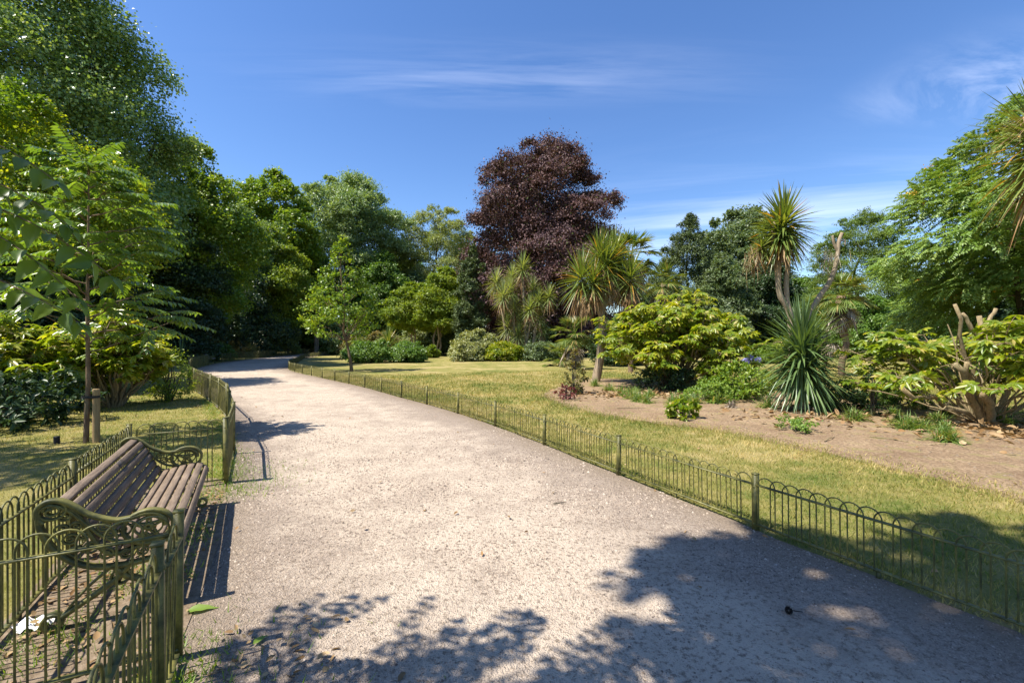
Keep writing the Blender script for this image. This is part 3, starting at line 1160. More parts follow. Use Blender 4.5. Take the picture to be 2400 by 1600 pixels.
def resample(line, step):
    L = smooth_line(np.column_stack([line, np.zeros(len(line))]), 8)[:, :2]
    s = np.concatenate([[0], np.cumsum(np.linalg.norm(np.diff(L, axis=0), axis=1))])
    n = max(1, int(round(s[-1] / step)))
    t = np.linspace(0, s[-1], n + 1)
    return np.column_stack([np.interp(t, s, L[:, 0]), np.interp(t, s, L[:, 1])])


HL, RL_ = .772, .655
HR, RR_ = .495, .405
fg = "bow-top iron fences along the path"
rf = np.vstack([[(3.82, .75)], RIGHT_EDGE[1:3], resample(RIGHT_EDGE[2:], 1.83)[1:]])
fence("low olive iron hoop fence sweeping round the lawn on the path's right side", rf, HR, RR_, fg)
E0, E1 = c0, c1
B0, B1 = c0 + back * .88, c1 + back * .88
fence("iron hoop fence behind the near bench, parallel to its backrest", [B0 - along * .0, B0 + (B1 - B0) * .5, B1], HL, RL_, fg)
fence("short iron hoop fence closing the far end of the bench bay", [B1 + back * -.03, E1], HL, RL_, fg, start=False)
fence("short iron hoop fence closing the bench bay's near end, before the bench's armrest", [E0, B0 - back * .03], HL, RL_, fg, end=False)
nd = unit(np.array([.45, -.86]))
fence("foreground iron hoop fence seen from above, running to the bottom left edge",
      [E0 + nd * .045 + np.array([.0, -.0]), E0 + nd * .42, E0 + nd * 2.2], HL, RL_, fg, start=False)
lf = np.vstack([[c1 + along * .05], resample(LEFT_EDGE[4:], 1.85)])
fence("tall olive hoop fence curving along the path's left edge beyond the near bench", lf, HL, RL_, fg)
fence("far iron hoop fence on the bend's outer side, before dark evergreens", resample(FAR_LEFT, 2.1), HL, RL_, fg)
fence("short iron hoop fence behind the distant bench", [(-22.7, 31.9), (-24.2, 34.4), (-25.1, 37.2)], HL, RL_, fg)

#@@BENCH
# ------------------------------------------------------------------ bench
def rod2(yz, k=6):
    return smooth_line(np.column_stack([np.asarray(yz, float), np.zeros(len(yz))]), k)[:, :2]


def circ(c, r, a0=0, a1=2 * pi, n=22):
    t = np.linspace(a0, a1, n)
    return np.column_stack([c[0] + r / DEPTH * np.cos(t), c[1] + r * np.sin(t)])


BENCH_L = 1.94
def low(z):
    return z if z < .43 else .43 + (z - .43) * .80


SLATS = [(-.315, .385, 62), (-.252, .430, 20), (-.168, .436, 0), (-.082, .428, -7), (.004, .415, -9), (.088, .402, -8),
         (.160, .432, 58), (.203, .506, 62), (.240, .586, 65), (.276, .664, 63), (.322, .738, 54), (.392, .783, 14)]


def make_bench(label, loc, rz, group):
    root = empty('park_bench', loc, label, 'bench', group, rz)
    rngb = np.random.default_rng(3)
    for i, (y, z, a) in enumerate(SLATS):
        z = low(z)
        y = y * DEPTH
        g = Geo()
        n = 12
        hw, th = .027, .012
        ca, sa = cos(radians(a)), sin(radians(a))
        prof = [(-hw, -th), (hw, -th), (hw, th * .55), (hw - .006, th), (-hw + .006, th), (-hw, th * .55)]
        xs = np.linspace(-BENCH_L / 2, BENCH_L / 2, n)
        V = []
        for x in xs:
            jit = rngb.normal() * .0008
            for (py, pz) in prof:
                V.append((x, y + py * ca - (pz + jit) * sa, z + py * sa + (pz + jit) * ca))
        k = len(prof)
        F = [[r_ * k + j, (r_ + 1) * k + j, (r_ + 1) * k + (j + 1) % k, r_ * k + (j + 1) % k] for r_ in range(n - 1) for j in range(k)]
        g.add(V, F, [list(range(k)), [(n - 1) * k + j for j in reversed(range(k))]])
        part('back_slat' if i > 5 else 'seat_slat', g, SLAT, root, local=True)
        if i == 10:
            gp = Geo()
            nrmv = np.array([0, -sa, ca])
            c = np.array([.12, y, z]) + nrmv * (th + .001)
            ay = np.array([0, ca, sa])
            ex = np.array([1.0, 0, 0])
            q = [c + ex * sx * .07 + ay * sy * .026 + nrmv * sz for sz in (-.001, .003) for sx, sy in ((-1, -1), (1, -1), (1, 1), (-1, 1))]
            gp.add(q, [[0, 3, 2, 1], [4, 5, 6, 7], [0, 1, 5, 4], [1, 2, 6, 5], [2, 3, 7, 6], [3, 0, 4, 7]])
            part('plaque', gp, PLAQUE, root, local=True)
    for sx in (-1, 1):
        x = sx * (BENCH_L / 2 - .0)
        g = Geo()
        Wd = .048
        # rib under the slats
        rib = rod2([(-.335, .345), (-.30, .40), (-.235, .405), (-.10, .40), (.07, .372), (.15, .40), (.21, .50), (.262, .63), (.315, .72), (.40, .765), (.455, .745)])
        bar_sweep(g, rib, x * .985, .022, .05)
        # armrest sweeping from the back scroll down and forward on to the wheel
        arm = rod2([(.47, .66), (.505, .71), (.50, .775), (.45, .812), (.385, .805), (.32, .76), (.24, .685), (.15, .635), (.07, .608), (-.02, .612), (-.09, .628), (-.16, .618), (-.215, .575), (-.225, .52)])
        bar_sweep(g, arm, x, .024, Wd)
        inner = rod2([(.475, .745), (.455, .785), (.405, .775), (.33, .715), (.25, .62), (.17, .52), (.08, .455), (-.05, .425), (-.18, .425)])
        bar_sweep(g, inner, x, .015, .032)
        # volute of the back scroll
        t = np.linspace(0, 4.2 * pi, 46)
        rr_ = np.linspace(.075, .012, 46)
        bar_sweep(g, np.column_stack([.432 + rr_ / DEPTH * np.cos(t + 1.2), .738 + rr_ * np.sin(t + 1.2)]), x, .012, .04)
        # wheel with a five-point star in the arm's front
        wc, wr = (-.115, .528), .122
        bar_sweep(g, circ(wc, wr), x, .022, .044)
        bar_sweep(g, circ(wc, wr * .58), x, .010, .026)
        bar_sweep(g, circ(wc, .018, n=12), x, .02, .04)
        for k in range(5):
            t = radians(90 + 72 * k)
            for dt in (-.33, .33):
                bar_sweep(g, np.array([(wc[0] + .02 * cos(t + 3 * dt), wc[1] + .02 * sin(t + 3 * dt)), (wc[0] + wr * .9 * cos(t), wc[1] + wr * .9 * sin(t))]), x, .011, .024)
        # small rings filling the frame
        for cy_, cz_, r_ in ((.04, .53, .044), (.11, .52, .030), (.145, .575, .030), (-.09, .455, .022), (.36, .69, .030), (.30, .61, .026), (.255, .53, .024),
                             (.33, .52, .034), (.38, .60, .030), (.22, .44, .036), (.13, .385, .030), (.30, .43, .030), (.02, .365, .026), (-.08, .365, .026)):
            bar_sweep(g, circ((cy_, cz_), r_, n=16), x, .010, .022)
            bar_sweep(g, circ((cy_, cz_), r_ * .42, n=10), x, .008, .020)
        # outer bow from the scroll under the seat
        bow = rod2([(.50, .73), (.492, .64), (.455, .53), (.39, .43), (.29, .355), (.16, .31), (.0, .30), (-.15, .312), (-.27, .345), (-.335, .375)])
        bar_sweep(g, bow, x, .026, .05)
        # legs
        rear = rod2([(-.02, .315), (.06, .235), (.17, .17), (.29, .11), (.40, .055)])
        front = rod2([(.10, .315), (.02, .235), (-.07, .19), (-.17, .125), (-.25, .04)])
        bar_sweep(g, rear, x, .028, .05)
        bar_sweep(g, front, x, .028, .05)
        bar_sweep(g, rod2([(.10, .30), (.20, .235), (.30, .15), (.37, .07)]), x, .014, .03)
        bar_sweep(g, circ((.425, .048), .042, n=16), x, .020, .05)
        bar_sweep(g, circ((-.275, .042), .036, n=16), x, .020, .05)
        bar_sweep(g, circ((.05, .235), .045, n=16), x, .012, .03)
        part('end_frame', g, IRON, root, True, local=True)
    g = Geo()
    tube(g, [(-BENCH_L / 2, .05, .20), (BENCH_L / 2, .05, .20)], .008, 6)
    part('tie_rod', g, IRON, root, True, local=True)
    return root


bz = atan2(along[1], along[0]) + radians(1.5)
bc = np.array([-2.80, 3.60])
bench = make_bench("weathered slatted bench with olive cast iron ends, nearest the camera", (bc[0], bc[1], .014), bz, "slatted park benches")
b2 = copy_tree(bench)
b2.location = (-23.0, 34.7, .014)
b2.rotation_euler = (0, 0, radians(118))
b2['label'] = "distant slatted bench in a gap of the hoop fence at the path's bend"

#@@PLANTS
# ------------------------------------------------------------------ staked tree of heaven on the left lawn
def ailanthus(label, base, h, trunk_r, frond_L, seed, z_lo, n_br, spread, nf, leaf, pairs=12, tmpl=T_LEAF4, group=None, fronds=None, hang=.45):
    rng = np.random.default_rng(seed)
    root = empty('tree_of_heaven', (base[0], base[1], 0), label, 'tree', group)
    b = np.array([base[0], base[1], 0.0])
    g = Geo()
    k = 10
    line = np.column_stack([b[0] + np.cumsum(rng.normal(size=k) * .012), b[1] + np.cumsum(rng.normal(size=k) * .012), np.linspace(-.05, h, k)])
    tube(g, line, np.linspace(trunk_r, trunk_r * .22, k), 9, False)
    part('trunk', g, BARK_BROWN, root, True)
    gb, gl, gr = Geo(), Geo(), Geo()
    O, D, Ls = [], [], []
    for i in range(n_br):
        z = z_lo + (h - z_lo) * (i + .5) / n_br
        a = i * 2.4 + rng.uniform(-.4, .4)
        R = spread * (1 - ((z - z_lo) / (h - z_lo)) * .88) * rng.uniform(.6, 1.05)
        s = np.array([np.interp(z, line[:, 2], line[:, 0]), np.interp(z, line[:, 2], line[:, 1]), z])
        e = s + np.array([cos(a) * R, sin(a) * R, R * rng.uniform(.25, .6)])
        c = limb_curve(s, e, -.1, rng, 7)
        tube(gb, c, np.linspace(trunk_r * .35, trunk_r * .14, 7), 5, False)
        for j in range(nf):
            t = rng.uniform(.3, 1) if j else 1.0
            o = np.array([np.interp(t, np.linspace(0, 1, 7), c[:, q]) for q in range(3)])
            aa = a + rng.uniform(-1.5, 1.5)
            O.append(o)
            D.append([cos(aa), sin(aa), rng.uniform(.0, .55)])
            Ls.append(frond_L * rng.uniform(.65, 1.15) * (1 - .35 * (z - z_lo) / (h - z_lo)))
    for j in range(8):      # top tuft
        aa = j * .8
        O.append(line[-1] + np.array([0, 0, -.02 * j]))
        D.append([cos(aa), sin(aa), rng.uniform(.4, 1.5)])
        Ls.append(frond_L * rng.uniform(.6, .9))
    if fronds:
        for o, dd, l in fronds:
            o = np.array(o)
            st = np.array([np.interp(o[2] - .35, line[:, 2], line[:, q]) for q in (0, 1)] + [min(o[2] - .35, h * .95)])
            tube(gb, limb_curve(st, o, .1, rng, 7), np.linspace(.014, .005, 7), 5, False)
            O.append(o)
            D.append(dd)
            Ls.append(l)
    O, D, Ls = np.array(O, float), np.array(D, float), np.array(Ls)
    pinnate(gl, O, D, Ls, pairs, leaf, .40 if tmpl is T_LEAF4 else .46, rng.uniform(.15, .40, len(O)), rng, gb, tmpl, hang, .004)
    part('branch', gb, BARK_BROWN, root, True)
    part('crown', gl, LF['near' if tmpl is T_HI else 'ailanthus'], root)
    return root


sap = (-7.0, 7.46)
ailanthus("young feathery-leaved sapling tied to a wooden stake on the left lawn", sap, 4.6, .040, .92, 11, 1.45, 34, 1.6, 5, .145, 12)
g = Geo()
tube(g, [(-6.85, 7.50, -.05), (-6.85, 7.50, .80), (-6.85, 7.50, .87), (-6.85, 7.50, .885)], [.052, .050, .050, .040], 12)
st = solo('tree_stake', g, STAKE, "round wooden stake standing beside the slim trunk of the feathery sapling", "stake", (-6.85, 7.5, 0), smooth=False)
g = Geo()
t = np.linspace(0, 2 * pi, 25)
xx = np.cos(t) * .125
yy = np.sin(t) * (.062 - .012 * np.cos(2 * t))
rows = []
for zz in (.735, .775):
    rows.append(np.column_stack([-6.925 + xx, 7.48 + yy + .02 * np.cos(t), np.full(25, zz + .0)]))
Vv = np.vstack(rows)
Fq = [[i, i + 1, 26 + i, 25 + i] for i in range(24)]
Vo = Vv + np.column_stack([np.tile(np.cos(t) * .005, 2), np.tile(np.sin(t) * .005, 2), np.zeros(50)])
g.add(Vv, [q[::-1] for q in Fq])
g.add(Vo, Fq)
g.add(np.vstack([Vv[25:], Vo[25:]]), [[i, i + 1, 26 + i, 25 + i] for i in range(24)])
solo('tree_tie', g, BLACK, "black rubber tie strapped round the sapling's trunk and its stake", "tie", (-6.925, 7.48, .735))
g = Geo()
tube(g, [(-7.42, 7.42, -.03), (-7.42, 7.42, .105), (-7.42, 7.42, .12), (-7.42, 7.42, .118), (-7.42, 7.42, .02)], [.042, .042, .042, .034, .034], 12, True)
solo('watering_pipe', g, BLACK, "short black pipe end sticking out of the lawn left of the staked sapling", "pipe", (-7.42, 7.42, 0))

# the near tree of heaven: trunk just outside the frame, leaves hanging into the upper left
fr = [((-2.24, 1.80, 2.236), (1, .02, -.16), .65), ((-2.24, 1.84, 2.15), (1, .0, -.30), .50), ((-2.31, 1.89, 1.97), (1, .02, -.28), .52),
      ((-2.28, 1.75, 2.49), (1, .05, -.05), .50), ((-2.38, 1.79, 2.35), (1, .0, .02), .63)]
rngf = np.random.default_rng(21)
for q in range(84):
    sx, sy, zz = rngf.uniform(-1.3, 1.5), rngf.uniform(1.7, 2.66), rngf.uniform(3.7, 4.4)
    L_ = zz / tan(SUN_ELEV)
    fr.append(((sx - SHADOW_DIR[0] * L_ - .2, sy - SHADOW_DIR[1] * L_ - .2, zz), (rngf.uniform(.0, 1), rngf.uniform(.1, 1), rngf.uniform(.1, .4)), rngf.uniform(.5, .75)))
ailanthus("near tree of heaven whose large leaflets hang into the upper left corner", (-3.4, .7), 4.8, .05, .55, 31, 3.9, 6, .7, 3, .115, 8, T_HI, fronds=fr, hang=.62)

# ------------------------------------------------------------------ fatsia bushes
def fatsia(label, base, R, h, n_stem, n_leaf, size, seed, stem_r=.03, cut=(), group=None, clear=None, ey=1.0):
    rng = np.random.default_rng(seed)
    root = empty('fatsia_bush', (base[0], base[1], 0), label, 'bush', group)
    b = np.array([base[0], base[1], 0.0])
    gs, gl, gp = Geo(), Geo(), Geo()
    tips = []
    for i in range(n_stem):
        a = i * 2.4 + rng.uniform(-.3, .3)
        f = sqrt((i + .6) / n_stem)
        hz = h * (1.0 - (.55 + .25 * (i % 3 == 0)) * f ** 1.9) * rng.uniform(.72, .97)
        e = b + np.array([cos(a) * R * f * .82, sin(a) * R * f * .82 * ey, hz])
        s = b + np.array([cos(a) * .12, sin(a) * .12, -.03])
        c = limb_curve(s, e, .12 * f, rng, 8)
        tube(gs, c, np.linspace(stem_r * rng.uniform(.8, 1.1), stem_r * .45, 8), 7, False)
        tips.append((c, e))
        for k in range(2):
            e2 = c[5] + np.array([rng.normal() * .3 * R * .6, rng.normal() * .3 * R * .6 * ey, rng.uniform(.05, .25) * h])
            c2 = limb_curve(c[5], e2, .05, rng, 5)
            tube(gs, c2, np.linspace(stem_r * .5, stem_r * .3, 5), 5, False)
            tips.append((c2, e2))
    for (s, e, r) in cut:        # thick pruned stems
        c = limb_curve(np.array(s, float), np.array(e, float), .04, rng, 8)
        tube(gs, c, np.linspace(r * 1.15, r * .85, 8), 10, True)
    if clear is not None:
        tips = [tp for tp in tips if not clear(tp[1])]
    # leaf whorls at the tips, some down the stems
    per = max(3, n_leaf // len(tips))
    P, X, Nn, S, A = [], [], [], [], []
    for c, e in tips:
        for j in range(per):
            a = j * 2.4 + rng.uniform(-.4, .4)
            t = rng.uniform(.0, 1)
            src = e + (c[-3] - e) * t * (rng.uniform(0, 1) < .6) * 1.3
            pet = size * rng.uniform(.5, 1.15)
            el = rng.uniform(-.25, .75)
            d = np.array([cos(a), sin(a), el])
            d /= np.linalg.norm(d)
            p = src + d * pet
            if p[2] < .12:
                continue
            A.append(src)
            P.append(p)
            X.append(np.array([cos(a), sin(a), -.25 + rng.normal() * .15]))
            Nn.append(np.array([cos(a) * .25 - .25, sin(a) * .25 - .15, 1.0]) + rng.normal(size=3) * .38)
            S.append(size * rng.uniform(.65, 1.1))
    P, X, Nn, S, A = map(np.array, (P, X, Nn, S, A))
    palmate(gl, P, X, Nn, S, rng)
    for p, q in zip(A, P):
        tube(gs, [p, (p + q) / 2 + np.array([0, 0, .015]), q], [.006, .0045, .004], 4, False)
    part('stem', gs, BARK_STEM, root, True)
    part('foliage', gl, LF['fatsia'], root)
    return root


fgp = "fatsia bushes with hand-shaped leaves"
fatsia("wide rounded yellow-green bush between the leaning cordyline and the spiky rosette", (5.9, 16.6), 3.15, 3.75, 64, 3000, .29, 41, .035, group=fgp)
fatsia("pruned bush with thick bare cut stems at the right edge", (9.9, 9.6), 2.9, 2.45, 34, 1000, .26, 42, .024, clear=lambda e: (-1.25 < e[0] - 9.9 * e[1] / 9.6 < .12 and e[2] < 2.3 and e[1] < 10.1) or (e[2] < .8 and e[0] < 9.6 and e[1] < 10),
       cut=[((9.8, 9.5, 0), (8.95, 9.2, 2.42), .036), ((9.85, 9.6, 0), (9.75, 9.5, 2.2), .05), ((9.75, 9.5, 1.75), (10.05, 9.45, 2.35), .04), ((9.75, 9.5, 1.7), (9.4, 9.5, 2.25), .04),
            ((9.7, 9.4, 0), (8.75, 9.0, 1.22), .06), ((9.75, 9.35, 0), (9.0, 9.0, 1.25), .05), ((9.7, 9.5, 0), (7.7, 9.0, .75), .05), ((9.8, 9.3, 0), (9.15, 8.8, .72), .07),
            ((10.0, 9.5, 0), (10.6, 9.2, 1.9), .05)], group=fgp)
fatsia("yellow-green bush with hand-shaped leaves behind the staked sapling on the left", (-10.15, 11.6), 1.35, 2.65, 34, 1000, .27, 43, .03, group=fgp)
fatsia("half-hidden bush with hand-shaped leaves left of the staked sapling", (-12.2, 11.0), 1.7, 2.5, 30, 800, .27, 44, .03, group=fgp)

# ------------------------------------------------------------------ cordylines and palms
def cordyline(label, base, trunk, heads, seed, mat, L=.8, wd=.045, n=170, dead=70, group=None, bark=None, k=6, name='cordyline', low=-1.0, dead_mat='dead', extra=()):
    """trunk: list of (points, r0, r1); heads: list of (centre, scale)"""
    rng = np.random.default_rng(seed)
    root = empty(name, (base[0], base[1], 0), label, 'cordyline', group)
    g = Geo()
    for pts, r0, r1 in trunk:
        c = smooth_line(pts, 5)
        rad = np.linspace(r0, r1, len(c)) * (1 + rng.normal(size=len(c)) * .04)
        tube(g, c, rad, 10, True)
    if trunk:
        part('trunk', g, bark or BARK_PALE, root, True)
    gl, gd = Geo(), Geo()
    for c, s in heads:
        m = int(n * min(1.3, s))
        c = np.array(c, float)
        a = np.arange(m) * 2.39996 + rng.uniform(-.2, .2, m)
        q = (np.arange(m) + .5) / m
        el = np.radians(86 - (86 - np.degrees(np.arcsin(max(-1, low * .8)))) * q ** .85)
        D = np.column_stack([np.cos(a) * np.cos(el), np.sin(a) * np.cos(el), np.sin(el)])
        O = c + np.column_stack([np.zeros(m), np.zeros(m), -q * L * s * .38]) + D * .02
        Ls = L * s * rng.uniform(.72, 1.05, m) * (1 - .12 * q)
        straps(gl, O, D, Ls, wd * s ** .5 * rng.uniform(.8, 1.15, m), np.clip(q * .45 * rng.uniform(.3, 1.5, m), .02, .6) * np.cos(el), k)
        md = int(dead * s)
        if md:
            a = rng.uniform(0, 2 * pi, md)
            D = np.column_stack([np.cos(a) * .5, np.sin(a) * .5, rng.uniform(-1.0, -.35, md)])
            O = c + np.column_stack([np.zeros(md), np.zeros(md), -rng.uniform(.25, .62, md) * L * s])
            straps(gd, O, D, L * s * rng.uniform(.5, .95, md), wd * .8, rng.uniform(.1, .6, md), 5)
    part('leaf_rosette', gl, mat, root)
    if gd.n:
        part('dead_leaf_skirt', gd, LF[dead_mat], root)
    for nm, gg, mm in extra:
        part(nm, gg, mm, root, True)
    return root


cg = "cordylines"
# spiky rosette on the bed, right of the big fatsia
B = np.array([7.0, 11.0])
cordyline("large spiky green rosette arching to the soil beneath the tall cordyline", B, [([(7.0, 11.0, -.05), (7.0, 11.0, .9)], .09, .07)],
          [((7.0, 11.0, 1.70), 1.0), ((6.95, 10.95, 1.45), 1.0), ((7.05, 10.9, 1.15), .95)], 51, LF['strap'], 1.28, .066, 200, 0, cg, low=-1.05)
# tall twin-trunk one with a broken third trunk
x0, y0 = 8.0, 12.9
d0 = 12.9
tw = lambda px, py, d=12.9: (ax(px, d), d, 1.65 + (802 - py) / 1067 * d)
gb = Geo()
rng = np.random.default_rng(77)
O = np.repeat(np.array([tw(1945, 600)]), 70, 0) + rng.normal(size=(70, 3)) * .14
D = np.column_stack([rng.normal(size=70) * .5, rng.normal(size=70) * .5, -np.ones(70)])
straps(gb, O, D, rng.uniform(.25, .75, 70), .012, .1, 4)
gt = Geo()
O = np.repeat(np.array([tw(1865, 560)]), 80, 0) + rng.normal(size=(80, 3)) * np.array([.12, .12, .25])
D = np.column_stack([.6 + rng.normal(size=80) * .5, rng.normal(size=80) * .6, rng.normal(size=80) * .4 - .3])
straps(gt, O, D, rng.uniform(.3, .7, 80), .008, .5, 5)
O = np.repeat(np.array([tw(1765, 590)]), 70, 0) + rng.normal(size=(70, 3)) * np.array([.1, .1, .15])
D = np.column_stack([rng.normal(size=70) * .35, rng.normal(size=70) * .35, -np.ones(70)])
straps(gt, O, D, rng.uniform(.3, .9, 70), .010, .1, 5)
cordyline("tall cordyline with twin bare trunks, a shaggy head and a broken leafless limb", (x0, y0),
          [([(x0 + .1, y0, -.05), (x0 - .05, y0, .9), tw(1852, 740), tw(1828, 690), tw(1822, 630), tw(1812, 575), tw(1818, 520)], .10, .06),
           ([tw(1850, 735), tw(1843, 670), tw(1848, 610), tw(1848, 540)], .07, .055),
           ([tw(1816, 615), tw(1795, 588), tw(1785, 560)], .045, .035),
           ([(x0 + .15, y0, -.05), tw(1895, 760), tw(1915, 705), tw(1945, 660), tw(1962, 610), tw(1966, 570), tw(1974, 546)], .085, .045),
           ([tw(1964, 590), tw(1955, 570), tw(1952, 552)], .04, .03), ([tw(1968, 568), tw(1980, 562), tw(1981, 575)], .022, .012)],
          [(tw(1838, 512), 1.0), (tw(1825, 540), .85), (tw(1785, 575), .40)], 52, LF['strap_y'], 1.1, .078, 210, 40, cg, low=-.95,
          extra=[('hanging_fibre', gb, LF['deadgrey']), ('seed_stalk', gt, LF['dead'])])
# trunked cordyline left of the fatsia
q = lambda px, py, d=19.1: (ax(px, d), d, 1.65 + (802 - py) / 1067 * d)
cordyline("leaning grey trunk cordyline with clustered spiky heads over brown dead leaves", (3.6, 19.1),
          [([(3.5, 19.1, -.05), q(1408, 830), q(1412, 770), q(1410, 720), q(1418, 680), q(1420, 640)], .19, .11),
           ([q(1410, 740), q(1390, 700), q(1368, 660)], .10, .07), ([q(1415, 720), q(1450, 680), q(1475, 650)], .09, .06)],
          [(q(1420, 610), 1.15), (q(1405, 590), .95), (q(1362, 640, 18.7), 1.05), (q(1478, 640, 18.9), 1.0), (q(1440, 590, 19.6), 1.0), (q(1390, 650, 18.4), .85), (q(1455, 645, 19.6), .9)],
          53, LF['strap_y'], 1.35, .06, 130, 90, cg, low=-.8)
# clump of pale heads in front of the beech
q = lambda px, py, d=44.0: (ax(px, d), d, 1.65 + (802 - py) / 1067 * d)
hd = [(1163, 655), (1200, 640), (1225, 625), (1180, 690), (1250, 670), (1262, 700), (1285, 690), (1205, 720), (1225, 745), (1190, 760), (1215, 780), (1270, 770), (1240, 720), (1195, 675), (1265, 735)]
rng = np.random.default_rng(7)
cordyline("many-headed pale cordyline thicket standing in front of the copper beech", (ax(1215, 44), 44),
          [([(ax(p_, 44), 44 + e_, -.05), q((p_ + a_) / 2, 760), q(a_, b_ + 10)], .16, .09) for (p_, e_, a_, b_) in ((1210, 0, 1200, 645), (1225, .3, 1260, 690), (1200, -.4, 1165, 660), (1235, .6, 1225, 640), (1245, 0, 1270, 770))],
          [((*q(a_, b_)[:1], 44 + rng.uniform(-1.4, 1.0), q(a_, b_)[2]), rng.uniform(.85, 1.1)) for a_, b_ in hd], 54, LF['willow'], 1.55, .085, 90, 30, cg, k=5, low=-.9)
# small ones further off
q = lambda px, py, d: (ax(px, d), d, 1.65 + (802 - py) / 1067 * d)
cordyline("single short spiky cordyline behind the two low shrubs on the far lawn", (ax(910, 42), 42), [([(ax(910, 42), 42, -.05), q(910, 790, 42)], .16, .14)],
          [(q(910, 800, 42), 1.05)], 55, LF['strap_y'], 1.75, .10, 110, 60, cg, k=5, low=-.6)
cordyline("distant cordyline with two bare stems among the trees at the path's bend", (ax(735, 66), 66), [([(ax(740, 66), 66, -.05), q(738, 760, 66), q(728, 735, 66)], .22, .15), ([(ax(742, 66), 66.3, -.05), q(745, 740, 66)], .2, .14)],
          [(q(728, 725, 66), 1.0), (q(750, 730, 66), 1.0), (q(735, 750, 66), .8), (q(742, 715, 66), .8)], 56, LF['willow'], 2.0, .14, 80, 40, cg, k=5)
cordyline("spiky grey-green plant poking above the far bench's fence", (-24.0, 33.0), [], [((-24.0, 33.0, .6), 1.0)], 57, LF['strap'], 1.9, .09, 34, 0, cg, k=5, low=0.0)


def fan_palm(label, base, z, n, pet, fan, seed, group=None, dead=10, tr=.11, lean=(0, 0)):
    rng = np.random.default_rng(seed)
    root = empty('fan_palm', (base[0], base[1], 0), label, 'palm', group)
    g = Geo()
    c = np.array([base[0] + lean[0], base[1] + lean[1], z])
    tube(g, limb_curve((base[0], base[1], -.05), c, 0, rng, 8), np.linspace(tr * .9, tr * 1.25, 8) * (1 + rng.normal(size=8) * .06), 10)
    part('trunk', g, BARK_BROWN, root, True)
    gl, gp, gd = Geo(), Geo(), Geo()
    for i in range(n + dead):
        isd = i >= n
        a = i * 2.4 + rng.uniform(-.3, .3)
        el = radians(rng.uniform(-25, 75)) if not isd else radians(rng.uniform(-85, -55))
        d = np.array([cos(a) * cos(el), sin(a) * cos(el), sin(el)])
        L = pet * rng.uniform(.8, 1.15)
        tip = c + d * L - np.array([0, 0, .15 * L])
        tube(gd if isd else gp, [c, (c + tip) / 2 + np.array([0, 0, .05 * L]), tip], [.014, .011, .008], 4, False)
        s = np.cross(d, [0, 0, 1.0])
        s /= np.linalg.norm(s) + 1e-6
        up = np.cross(s, d)
        ang = np.linspace(-1.9, 1.9, 26)
        f2 = unit(d - np.array([0, 0, .35]) if not isd else d)
        D = np.cos(ang)[:, None] * f2 + np.sin(ang)[:, None] * s + up * (.10 * np.abs(np.sin(ang)))[:, None]
        straps(gd if isd else gl, np.repeat(tip[None], 26, 0), D, fan * rng.uniform(.85, 1.05, 26) * (.75 + .25 * np.cos(ang)), fan * .085, rng.uniform(.05, .35, 26), 4, .3)
    part('leaf_stalk', gp, LF['yellow'], root)
    part('frond_crown', gl, LF['fan'], root)
    if gd.n:
        part('dead_frond_skirt', gd, LF['deadgrey'], root)
    return root


pg = "fan palms"
fan_palm("fan palm with drooping yellowing fronds behind the broken cordyline limb", (ax(1972, 22), 22), 3.9, 26, .85, .80, 61, pg, 18, .16)
fan_palm("low fan palm with blue-green fans at the foot of the leaning cordyline", (ax(1345, 28), 28), 2.1, 24, .9, .85, 62, pg, 8, .14)
fan_palm("short yellowish fan palm spreading over the lawn beside the bluish groundcover", (ax(1315, 31), 31), .6, 20, 1.0, .85, 63, pg, 4, .12)
fan_palm("tall fan palm with pale dead skirt rising behind the leaning cordyline", (ax(1478, 25), 25), 6.4, 28, 1.0, 1.0, 64, pg, 26, .16)
fan_palm("distant fan palm head between the leaning cordyline and the dark conifer", (ax(1555, 38), 38), 6.6, 24, 1.3, 1.2, 65, pg, 10, .16)
fan_palm("small shaded fan palm among the dark trees right of the big fatsia", (ax(1935, 30), 30), 2.6, 18, 1.0, .9, 66, pg, 6, .14)

# feather palm
rng = np.random.default_rng(70)
root = empty('feather_palm', (ax(862, 45), 45, 0), "arching feather palm behind the low shrubs left of the small spiky cordyline", 'palm')
gl, gr = Geo(), Geo()
nF = 34
aa = np.arange(nF) * 2.4
O = np.repeat(np.array([[ax(862, 45), 45, 1.0]]), nF, 0)
D = np.column_stack([np.cos(aa), np.sin(aa), rng.uniform(.1, 1.6, nF)])
pinnate(gl, O, D, rng.uniform(2.2, 3.3, nF), 26, .55, .10, rng.uniform(.25, .6, nF), rng, gr, T_LEAF2, .3, .03)
g = Geo()
tube(g, [(ax(862, 45), 45, -.05), (ax(862, 45), 45, 1.0)], [.3, .25], 9)
part('trunk', g, BARK_BROWN, root, True)
part('leaf_stalk', gr, LF['yellow'], root)
part('frond_crown', gl, LF['willow'], root)

# palm head leaning in from the right edge
rng = np.random.default_rng(71)
c = np.array([9.75, 7.6, 4.75])
gs, gt = Geo(), Geo()
m = 60
O = np.repeat(np.array([[8.6, 7.4, 5.25]]), m, 0) + rng.normal(size=(m, 3)) * .12
D = np.column_stack([-.9 + rng.normal(size=m) * .25, rng.normal(size=m) * .5, rng.normal(size=m) * .25 - .1])
straps(gt, O, D, rng.uniform(.6, 1.15, m), .012, .35, 6)
cordyline("cordyline at the right edge with pale leaves and dry seed stalks", (9.35, 7.5), [([(9.35, 7.5, -.05), (9.2, 7.5, 2.4), (8.75, 7.5, 4.7)], .12, .08)],
          [((8.72, 7.5, 5.15), 1.15), ((8.72, 7.45, 4.9), 1.0)], 58, LF['strap_y'], 1.05, .05, 110, 30, cg, low=-.85, extra=[('seed_stalk', gt, LF['dead'])])

